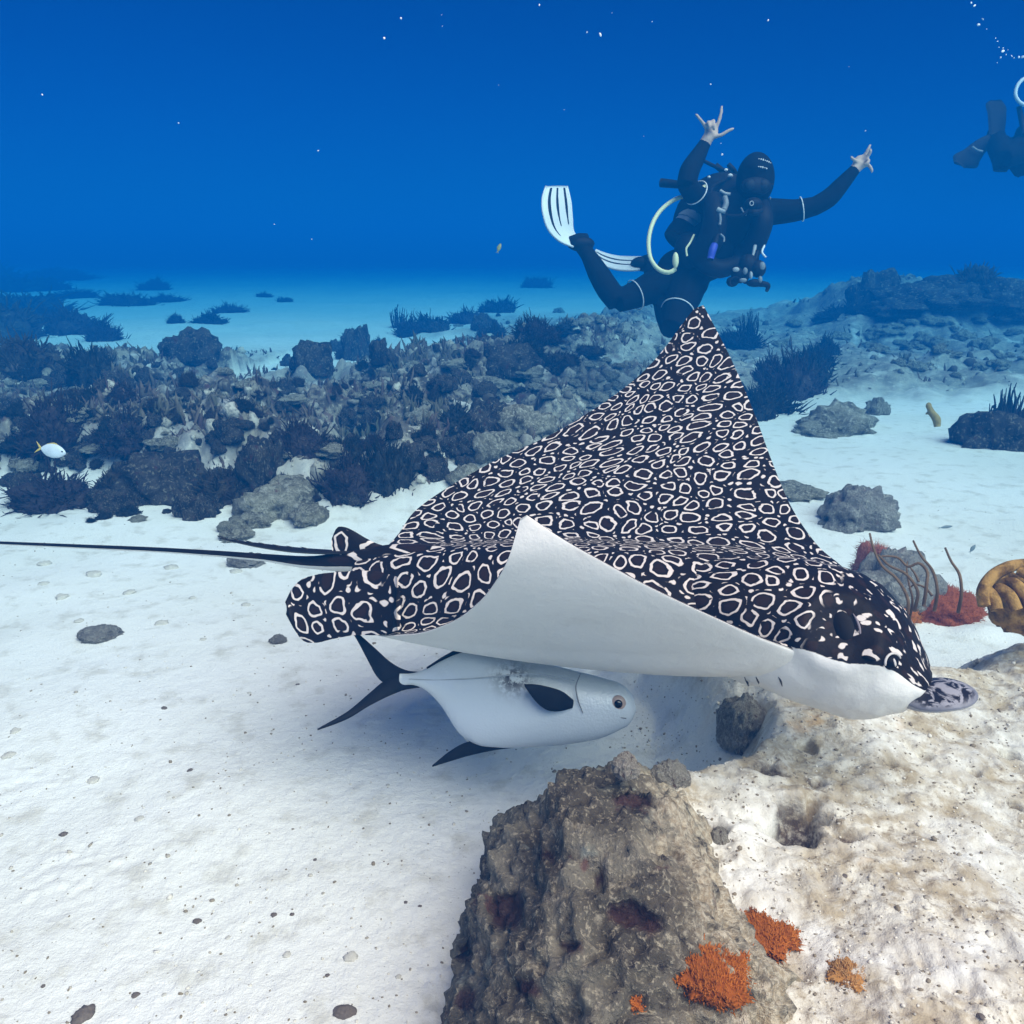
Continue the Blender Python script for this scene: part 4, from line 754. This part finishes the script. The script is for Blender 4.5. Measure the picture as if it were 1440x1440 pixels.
# ------------------------------------------------------------------ divers
def organic(name, g, voxel, mats, smooth=6, mi=None):
    "one continuous skin over overlapping limbs"
    me = mesh(name+'_raw', np.concatenate(g.V), g.F); o = bpy.data.objects.new('raw', me); COL.objects.link(o)
    m = o.modifiers.new('r', 'REMESH'); m.mode = 'VOXEL'; m.voxel_size = voxel
    m = o.modifiers.new('s', 'SMOOTH'); m.iterations = smooth; m.factor = .5
    bpy.context.view_layer.update(); ev = o.evaluated_get(bpy.context.evaluated_depsgraph_get()); out = bpy.data.meshes.new_from_object(ev); out.name = name
    bpy.data.objects.remove(o); bpy.data.meshes.remove(me); out.materials.clear()
    for mm in mats: out.materials.append(mm)
    out.polygons.foreach_set('use_smooth', np.ones(len(out.polygons), bool))
    if mi:
        c = np.empty(len(out.polygons)*3); out.polygons.foreach_get('center', c); out.polygons.foreach_set('material_index', mi(c.reshape(-1, 3)).astype(np.int32))
    return out
M_suit = simple('wetsuit', (.006, .007, .009), .8, .05, .4, 12); M_skin = simple('skin', (.55, .40, .31), .6, .2, .15, 40); M_gear = simple('dive_gear_black', (.008, .008, .010), .6, .12, .4, 20)
M_greyg = simple('gear_grey', (.20, .22, .23), .5, .3, .4, 25); M_whiteg = simple('gear_white', (.75, .76, .74), .5, .3, .1, 25); M_lime = simple('hose_pale_yellow', (.72, .70, .42), .5, .3, .1, 25); M_blue = simple('gear_blue', (.04, .06, .42), .5, .3, .3, 25); M_tank = simple('tank_metal', (.34, .36, .37), .35, .4, .2, 14, Metallic=.3)
M_lens = simple('mask_lens', (.010, .014, .018), .5, .1, .2, 8); M_silver = simple('silver', (.36, .38, .38), .5, .2, .1, 20)
M_finw = simple('fin_white', (.78, .79, .78), .45, .4, .06, 12)
def fin_blade(root, L, Rr, stripes, mw=M_finw, md=M_gear):
    A, B = PP(L), PP(Rr); v, f = plate_geo(list(zip(A, B)), .010, 16, 30); bl = obj('fin', mesh('fin', v, f, mats=[mw]), root)
    n = 30; A2, B2 = resample(A, n), resample(B, n); nv = nrm(np.cross(A2[n//2]-B2[n//2], A2[n//2+1]-A2[n//2])); nv = nv if nv@CF < 0 else -nv
    for u0, u1, s0, s1 in stripes:
        i0, i1 = int(s0*(n-1)), int(s1*(n-1)); st = []
        for i in range(i0, i1+1, 2):
            tp = min(1, .25+(i-i0)/(i1-i0)*1.5); mid = (u0+u1)/2; h = (u1-u0)/2*tp
            st.append((A2[i]*(1-mid+h)+B2[i]*(mid-h)+nv*.006, A2[i]*(1-mid-h)+B2[i]*(mid+h)+nv*.006))
        v, f = plate_geo(st, .007, 6, 16); obj('stripe', mesh('stripe', v, f, mats=[md]), bl)
    for e in (A2, B2):
        obj('rail', Geo().tube(e, .008, 24, 8).mesh('rail', mw), bl)
    return bl
def build_diver():
    D = 5.2; root = thing('person', P(985, 370, D), 'diver in black wetsuit and hood with both arms raised and white striped fins', 'diver'); g = Geo()
    T = lambda pts, r, n=18, k=14: g.tube(PP(pts), r, n, k)
    # trunk
    ax = nrm(P(1040, 300, 5.18)-P(955, 390, 5.36)); sd = nrm(np.cross(ax, CF)); fr = np.cross(sd, ax)
    g.ell(P(1038, 312, 5.2), [sd*.20, fr*.135, ax*.20], 24, 16); g.ell(P(1000, 350, 5.27), [sd*.165, fr*.125, ax*.22], 24, 16); g.ell(P(960, 388, 5.34), [sd*.17, fr*.13, ax*.15], 24, 16)
    T([(1040, 305, 5.18), (1056, 284, 5.13), (1061, 262, 5.1)], [.10, .075, .07])
    g.ell(P(1062, 254, 5.08), [CR*.092, CU*.135, CF*.11], 24, 16)
    # arms
    T([(1040, 300, 5.2), (1004, 288, 5.19), (978, 275, 5.09), (965, 258, 5.02)], [.09, .075, .064, .056]); T([(965, 261, 5.02), (970, 240, 5.03), (980, 222, 5.05), (990, 204, 5.06), (995, 195, 5.06)], [.056, .058, .049, .036, .033])
    T([(1045, 302, 5.2), (1085, 298, 5.19), (1118, 296, 5.16), (1146, 290, 5.14)], [.10, .078, .064, .054]); T([(1144, 291, 5.14), (1166, 278, 5.12), (1183, 260, 5.1), (1199, 242, 5.08), (1205, 235, 5.08)], [.054, .055, .046, .034, .030])
    # legs
    T([(960, 390, 5.34), (935, 396, 5.33), (900, 412, 5.28), (868, 424, 5.24)], [.12, .105, .085, .066]); T([(869, 425, 5.24), (856, 408, 5.26), (842, 385, 5.3), (826, 357, 5.34), (818, 346, 5.36)], [.068, .072, .066, .046, .045])
    T([(968, 390, 5.33), (962, 415, 5.25), (952, 440, 5.17), (945, 462, 5.12)], [.125, .108, .088, .07]); T([(945, 461, 5.12), (938, 440, 5.26), (928, 408, 5.42), (914, 378, 5.55)], [.07, .072, .06, .045])
    # feet
    T([(826, 340, 5.36), (814, 340, 5.35), (800, 341, 5.33)], [.05, .052, .035]); T([(915, 368, 5.56), (905, 371, 5.6), (893, 373, 5.64)], [.05, .05, .033])
    # hands
    def hand(palm, wrist, fingers, d):
        pw, pp = P(*wrist, d), P(*palm, d); u = nrm(pp-pw); s_ = nrm(np.cross(u, CF)); g.ell(pp, [s_*.040, CF*.020, u*.050], 16, 10)
        g.tube([pw, (pw+pp)/2, pp], [.030, .030, .032], 8, 12)
        for fg in fingers: g.tube(np.array([P(x, y, d+dz) for x, y, dz in fg]), [.0125, .0115, .0105, .008][:len(fg)], 10, 8)
    hand((1000, 187), (993, 199), [[(996, 186, 0), (990, 175, -.01), (984, 167, -.02), (978, 160, -.02)], [(997, 182, 0), (996, 172, -.03), (997, 176, -.06), (998, 183, -.05)], [(1001, 180, 0), (1003, 170, -.03), (1004, 176, -.06), (1004, 184, -.05)], [(1006, 182, 0), (1011, 170, -.01), (1014, 159, -.015), (1015, 148, -.01)], [(1003, 192, -.01), (1014, 190, -.02), (1024, 184, -.03), (1033, 180, -.03)]], 5.05)
    hand((1209, 229), (1203, 238), [[(1212, 225, 0), (1217, 217, -.01), (1221, 210, -.02), (1224, 203, -.02)], [(1213, 226, -.01), (1220, 220, -.03), (1224, 213, -.05), (1224, 209, -.05)], [(1214, 230, -.01), (1221, 225, -.04), (1219, 230, -.06), (1214, 232, -.05)], [(1214, 233, 0), (1221, 232, -.02), (1225, 237, -.03), (1227, 243, -.03)], [(1206, 229, -.01), (1203, 226, -.03), (1199, 223, -.04), (1196, 220, -.04)]], 5.08)
    h1, h2 = P(992, 201, 5.06), P(1202, 239, 5.08); u1, u2 = nrm(P(1000, 187, 5.05)-h1), nrm(P(1209, 229, 5.08)-h2)
    def mi(c):
        a = ((c-h1)@u1 > 0) & (np.linalg.norm(c-h1, axis=1) < .3); b = ((c-h2)@u2 > 0) & (np.linalg.norm(c-h2, axis=1) < .25); return (a | b).astype(int)
    obj('body', organic('body', g, .0065, [M_suit, M_skin], 5, mi), root)
    # hood, mask, regulator
    V, Fq = ico(4); hv = V*[.106, .122, .150]; q = nrm(-CF); keep = ~((V@q > .62) & (V[:, 2] < .28)); hv[~keep] *= .9
    hood = obj('hood', mesh('hood', P(1062, 253, 5.08)+hv, Fq, mats=[M_suit]), root)
    for row, (x0, x1, y0, y1) in enumerate(((1058, 1078, 226, 232), (1057, 1071, 237, 240))):
        for k in range(7 if row == 0 else 5):
            u = (k+.5)/(7 if row == 0 else 5); x, y = x0+(x1-x0)*u, y0+(y1-y0)*u**1.3; p = P(x, y, 5.08); hc = P(1062, 253, 5.08)
            e = (p-hc)/np.array([.106, .122, .150]); dep = math.sqrt(max(0, 1-e[0]**2-e[2]**2))*.122; c = np.array([p[0], hc[1]-dep-.002, p[2]])
            v, f = ell_geo(c, [CR*.0042, CF*.003, CU*(.0030+.0016*((k*7) % 3))], 6, 4); obj('letter', mesh('letter', v, f, False, mats=[M_whiteg]), hood)
    mk = Geo(); mc = P(1063, 262, 4.965); mk.add(*ell_geo(mc, [CR*.088, CU*.052, CF*.035], 24, 10)); mask = obj('mask', mk.mesh('mask', M_gear), root)
    for sx in (-1, 1): obj('lens', mesh('lens', *ell_geo(mc+CR*.038*sx-CF*.022, [CR*.034, CU*.034, CF*.016], 18, 10), mats=[M_lens]), mask)
    obj('strap', Geo().tube([mc+CR*.085, P(1086, 258, 5.07), P(1080, 255, 5.2)], .010, 14, 6).mesh('strap', M_gear), mask)
    rg = obj('regulator', Geo().ell(P(1059, 288, 4.95), [CR*.052, CU*.040, CF*.045], 18, 12).mesh('regulator', M_gear), root)
    a = np.linspace(0, 2*math.pi, 16); c = P(1057, 286, 4.90); obj('purge_ring', Geo().tube([c+CR*.010*math.cos(q)+CU*.012*math.sin(q) for q in a], .0028, 28, 6).mesh('purge_ring', M_silver), rg)
    obj('exhaust_tee', Geo().tube(PP([(1050, 297, 4.95), (1060, 299, 4.93), (1071, 296, 4.95)]), [.014, .02, .014], 12, 8).mesh('exhaust_tee', M_gear), rg)
    for px, py, s in ((1083, 279, .009),): obj('clip', mesh('clip', *ell_geo(P(px, py, 5.0), [CR*s*.6, CU*s, CF*.01], 8, 6), mats=[M_greyg]), root)
    # buoyancy vest
    b = Geo(); off = -CF*.10
    for pts, r in (([(1000, 280, 5.1), (1006, 305, 5.02), (1000, 335, 5.06), (985, 362, 5.14)], [.06, .07, .075, .07]), ([(1068, 288, 5.1), (1072, 312, 5.04), (1062, 340, 5.1), (1040, 370, 5.18)], [.055, .06, .065, .06]), ([(975, 345, 5.13), (985, 365, 5.13), (1010, 378, 5.13), (1035, 372, 5.15)], [.05, .055, .055, .05])): b.tube(PP(pts), r, 22, 16)
    b.ell(P(968, 352, 5.2), [CR*.085, CU*.11, CF*.08], 18, 12); b.ell(P(1050, 358, 5.16), [CR*.075, CU*.10, CF*.06], 18, 12); b.ell(P(1000, 300, 5.32), [sd*.20, fr*.08, ax*.26], 20, 12)
    vest = obj('buoyancy_vest', organic('buoyancy_vest', b, .010, [M_gear], 4), root)
    for pts, r, m in (([(1013, 268, 5.02), (1020, 272, 5.01), (1027, 273, 5.01)], .009, M_silver), ([(1019, 277, 4.97), (1021, 286, 4.955), (1018, 295, 4.95)], .017, M_greyg), ([(1009, 294, 4.955), (1013, 296, 4.95), (1020, 297, 4.95)], .014, M_silver), ([(1042, 292, 4.97), (1047, 300, 4.96), (1050, 303, 4.96)], .005, M_silver), ([(1012, 300, 4.95), (1013, 310, 4.95), (1012, 316, 4.95)], .008, M_greyg), ([(1013, 329, 4.97), (1018, 334, 4.97), (1018, 340, 4.97)], .006, M_greyg)):
        obj('buckle', Geo().tube(PP(pts), r, 10, 6).mesh('buckle', m), vest)
    # tank on the back, its foot showing past the waist
    t0, t1 = P(1022, 250, 5.40), P(952, 338, 5.34); u = nrm(t1-t0); tk = Geo().tube([t0-u*.02, t0+u*.015, t0+u*.07, t0+(t1-t0)*.5, t1-u*.03, t1-u*.005, t1], [.02, .055, .088, .090, .090, .082, .06], 40, 24); tank = obj('tank', tk.mesh('tank', M_tank), root)
    obj('tank_boot', Geo().tube([t1-u*.09, t1-u*.04, t1+u*.006], [.093, .0935, .088], 10, 24).mesh('tank_boot', M_gear), tank)
    for f_ in (.35, .72): q = t0+(t1-t0)*f_; obj('tank_band', Geo().tube([q-u*.022, q, q+u*.022], .0945, 6, 24).mesh('tank_band', M_greyg), tank)
    vv = Geo().ell(P(1022, 243, 5.3), [CR*.03, CU*.028, CF*.03], 12, 8).tube(PP([(1006, 232, 5.3), (1020, 243, 5.3), (1034, 250, 5.28)]), .017, 14, 8); va = obj('tank_valve', vv.mesh('tank_valve', M_gear), tank)
    for px, py, s in ((1021, 239, .009), (1027, 247, .012), (997, 249, .008)): obj('valve_knob', mesh('valve_knob', *ell_geo(P(px, py, 5.19), [CR*s*1.3, CU*s, CF*s], 10, 7), mats=[M_whiteg]), va)
    H = [([(1030, 243, 5.3), (1010, 236, 5.24), (995, 229, 5.2), (982, 222, 5.2)], .011, M_gear, 'hose'), ([(1036, 246, 5.3), (1030, 237, 5.25), (1024, 231, 5.25)], .014, M_gear, 'hose'), ([(1028, 250, 5.25), (1000, 268, 5.1), (1012, 300, 5.0), (1048, 300, 4.94), (1055, 291, 4.94)], .010, M_gear, 'hose'),
         ([(992, 262, 5.2), (975, 272, 5.16), (950, 280, 5.12), (928, 297, 5.08), (915, 322, 5.04), (912, 345, 5.02), (917, 368, 5.0), (930, 381, 4.98), (942, 383, 4.97), (950, 378, 4.97)], .0125, M_lime, 'octopus_hose'), ([(976, 330, 5.08), (970, 342, 5.06), (965, 350, 5.05), (966, 360, 5.05)], .006, M_lime, 'hose')]
    for pts, r, m, nm in H: obj(nm, Geo().tube(PP(pts), r, 40, 8).mesh(nm, m), root)
    obj('octopus', Geo().ell(P(950, 366, 4.99), [CR*.018, CU*.046, CF*.022], 14, 10).mesh('octopus', M_lime), root)
    obj('side_tube', Geo().tube(PP([(929, 257, 5.3), (940, 258, 5.28), (958, 260, 5.25)]), [.026, .025, .022], 10, 12).mesh('side_tube', M_gear), root)
    inf = obj('inflator', Geo().tube(PP([(1012, 322, 5.0), (1008, 335, 4.99), (1002, 352, 4.98), (999, 365, 4.98)]), [.012, .018, .020, .018], 18, 10).mesh('inflator', M_gear), root)
    obj('grip', Geo().tube(PP([(1005, 344, 4.98), (1002, 352, 4.97), (999, 364, 4.97)]), [.021, .023, .019], 10, 10).mesh('grip', M_blue), inf)
    # dangling console and camera gear at the waist
    for pts, r, m in (([(1062, 345, 5.02), (1058, 362, 5.0), (1052, 372, 5.0)], .010, M_silver), ([(1075, 345, 5.0), (1072, 356, 4.98), (1077, 362, 4.98)], .006, M_whiteg), ([(1066, 352, 5.0), (1060, 370, 4.98), (1047, 398, 4.98)], .012, M_gear)): obj('lanyard', Geo().tube(PP(pts), r, 16, 8).mesh('lanyard', m), root)
    gg = Geo(); [gg.ell(P(x, y, d), [CR*a_, CU*b_, CF*c_], 14, 9) for x, y, d, a_, b_, c_ in ((1040, 385, 5.02, .05, .055, .04), (1052, 372, 5.0, .055, .06, .045), (1066, 378, 4.98, .045, .05, .04), (1030, 396, 5.04, .035, .03, .03), (1062, 398, 4.97, .05, .022, .03))]; gg.tube(PP([(1055, 398, 4.97), (1068, 399, 4.97), (1080, 402, 4.97), (1078, 410, 4.97)]), [.016, .017, .015, .008], 16, 8); cons = obj('gauge_console', gg.mesh('gauge_console', M_gear), root)
    for px, py, a_, b_ in ((1048, 381, .014, .02), (1035, 379, .02, .014), (1056, 387, .010, .022), (1072, 374, .018, .024), (1069, 393, .012, .02), (1045, 394, .022, .012)): obj('gauge', mesh('gauge', *ell_geo(P(px, py, 4.945), [CR*a_, CU*b_, CF*.012], 12, 7), mats=[M_greyg if px % 3 else M_silver]), cons)
    obj('ring_loop', Geo().tube([P(1034+8*math.cos(q), 397+7*math.sin(q), 4.99) for q in np.linspace(2.2, 6.0, 10)], .006, 20, 6).mesh('ring_loop', M_gear), cons)
    # seam piping on sleeves and shorts
    def band(c, axis, r, a0=0, a1=2*math.pi, rad=.0036):
        e1 = nrm(np.cross(axis, CU+CF*.3)); e2 = np.cross(nrm(axis), e1); return obj('seam_stripe', Geo().tube([c+r*(e1*math.cos(q)+e2*math.sin(q)) for q in np.linspace(a0, a1, 20)], rad, 40, 6).mesh('seam_stripe', M_whiteg), root)
    band(P(1127, 294, 5.155), P(1146, 290, 5.14)-P(1118, 296, 5.16), .067); band(P(979, 271, 5.07), P(965, 258, 5.02)-P(990, 281, 5.14), .072); band(P(893, 415, 5.275), P(868, 424, 5.24)-P(915, 405, 5.3), .090); band(P(953, 437, 5.18), P(945, 462, 5.12)-P(962, 415, 5.25), .097)
    # fins
    fin_blade(root, [(806, 347, 5.32), (786, 338, 5.28), (771, 322, 5.24), (764, 300, 5.22), (763, 280, 5.23), (768, 262, 5.25)], [(826, 336, 5.38), (812, 335, 5.38), (806, 326, 5.38), (804, 308, 5.37), (802, 285, 5.36), (797, 262, 5.36)], ((.16, .27, .30, 1), (.44, .55, .42, 1), (.76, .86, .42, 1)))
    fin_blade(root, [(904, 362, 5.62), (888, 362, 5.68), (868, 361, 5.74), (848, 356, 5.79), (838, 352, 5.82)], [(900, 379, 5.56), (884, 380, 5.57), (864, 378, 5.6), (846, 371, 5.64), (834, 361, 5.68)], ((.30, .42, .1, 1), (.62, .72, .1, 1)))
    for c, r in (((817, 343, 5.35), (.055, .045)), ((903, 371, 5.59), (.05, .045))): obj('foot_pocket', mesh('foot_pocket', *ell_geo(P(*c), [CR*r[0]*1.5, CU*r[1], CF*.055], 16, 10), mats=[M_gear]), root)
build_diver()
def build_far_diver():
    D = 6.9; k_ = D/7.6; root = thing('person', P(1450, 200, D), 'distant diver in black with dark fins, cut off by the picture edge', 'diver'); g = Geo(); T = lambda pts, r, n=16, k=12: g.tube(PP([(x, y, D+z) for x, y, z in pts]), [q*k_ for q in r], n, k)
    T([(1442, 200, .1), (1462, 190, .1), (1490, 182, .1), (1512, 178, .1)], [.15, .16, .18, .15]); T([(1512, 178, .1), (1530, 170, .05)], [.08, .07], 6); g.ell(P(1536, 166, D), [CR*.11, CU*.13, CF*.12], 18, 12)
    T([(1446, 205, 0), (1428, 214, -.05), (1410, 222, -.1)], [.12, .11, .085]); T([(1410, 224, -.1), (1404, 206, 0), (1400, 188, .1), (1399, 180, .1)], [.085, .09, .075, .055])
    T([(1446, 206, .15), (1440, 225, .1), (1437, 242, .1)], [.12, .10, .08]); T([(1440, 240, .1), (1420, 214, .2), (1404, 198, .3), (1393, 205, .3)], [.08, .08, .06, .05])
    T([(1505, 185, -.1), (1500, 210, -.2), (1515, 228, -.25)], [.07, .055, .045]); T([(1515, 180, .3), (1535, 200, .3), (1550, 190, .3)], [.07, .055, .045])
    obj('body', organic('body', g, .013, [M_suit], 4), root)
    for L, Rr in (([(1391, 190), (1390, 175), (1389, 160), (1388, 144), (1394, 141)], [(1412, 190), (1414, 175), (1415, 160), (1413, 148), (1408, 142)]), ([(1392, 188), (1375, 196), (1356, 210), (1340, 221), (1342, 228)], [(1396, 208), (1386, 214), (1378, 226), (1369, 237), (1356, 236)]), ([(1393, 208), (1394, 224), (1397, 240)], [(1430, 210), (1428, 226), (1415, 242)])):
        v, f = plate_geo([(P(*a, D+.02), P(*b, D+.05)) for a, b in zip(L, Rr)], .018, 10, 18); fo = obj('fin', mesh('fin', v, f, mats=[M_gear]), root)
    obj('fin_mark', Geo().tube(PP([(1367, 206, D-.02), (1374, 211, D-.02), (1382, 213, D-.02)]), .009, 10, 6).mesh('fin_mark', M_greyg), root)
    obj('hose', Geo().tube(PP([(x, y, D-.1) for x, y in ((1452, 108), (1438, 112), (1430, 122), (1428, 134), (1434, 144), (1450, 150))]), .014, 30, 8).mesh('hose', M_whiteg), root)
    t0, t1 = P(1450, 168, D+.3), P(1520, 150, D+.3); u = nrm(t1-t0); obj('tank', Geo().tube([t0, t0+u*.02, t0+u*.06, t1-u*.06, t1], [.05, .08, .09, .09, .03], 24, 18).mesh('tank', M_tank), root)
    obj('strap', Geo().tube(PP([(1433, 150, D-.05), (1437, 172, D-.05), (1440, 190, D-.1)]), .02, 12, 8).mesh('strap', M_gear), root)
build_far_diver()
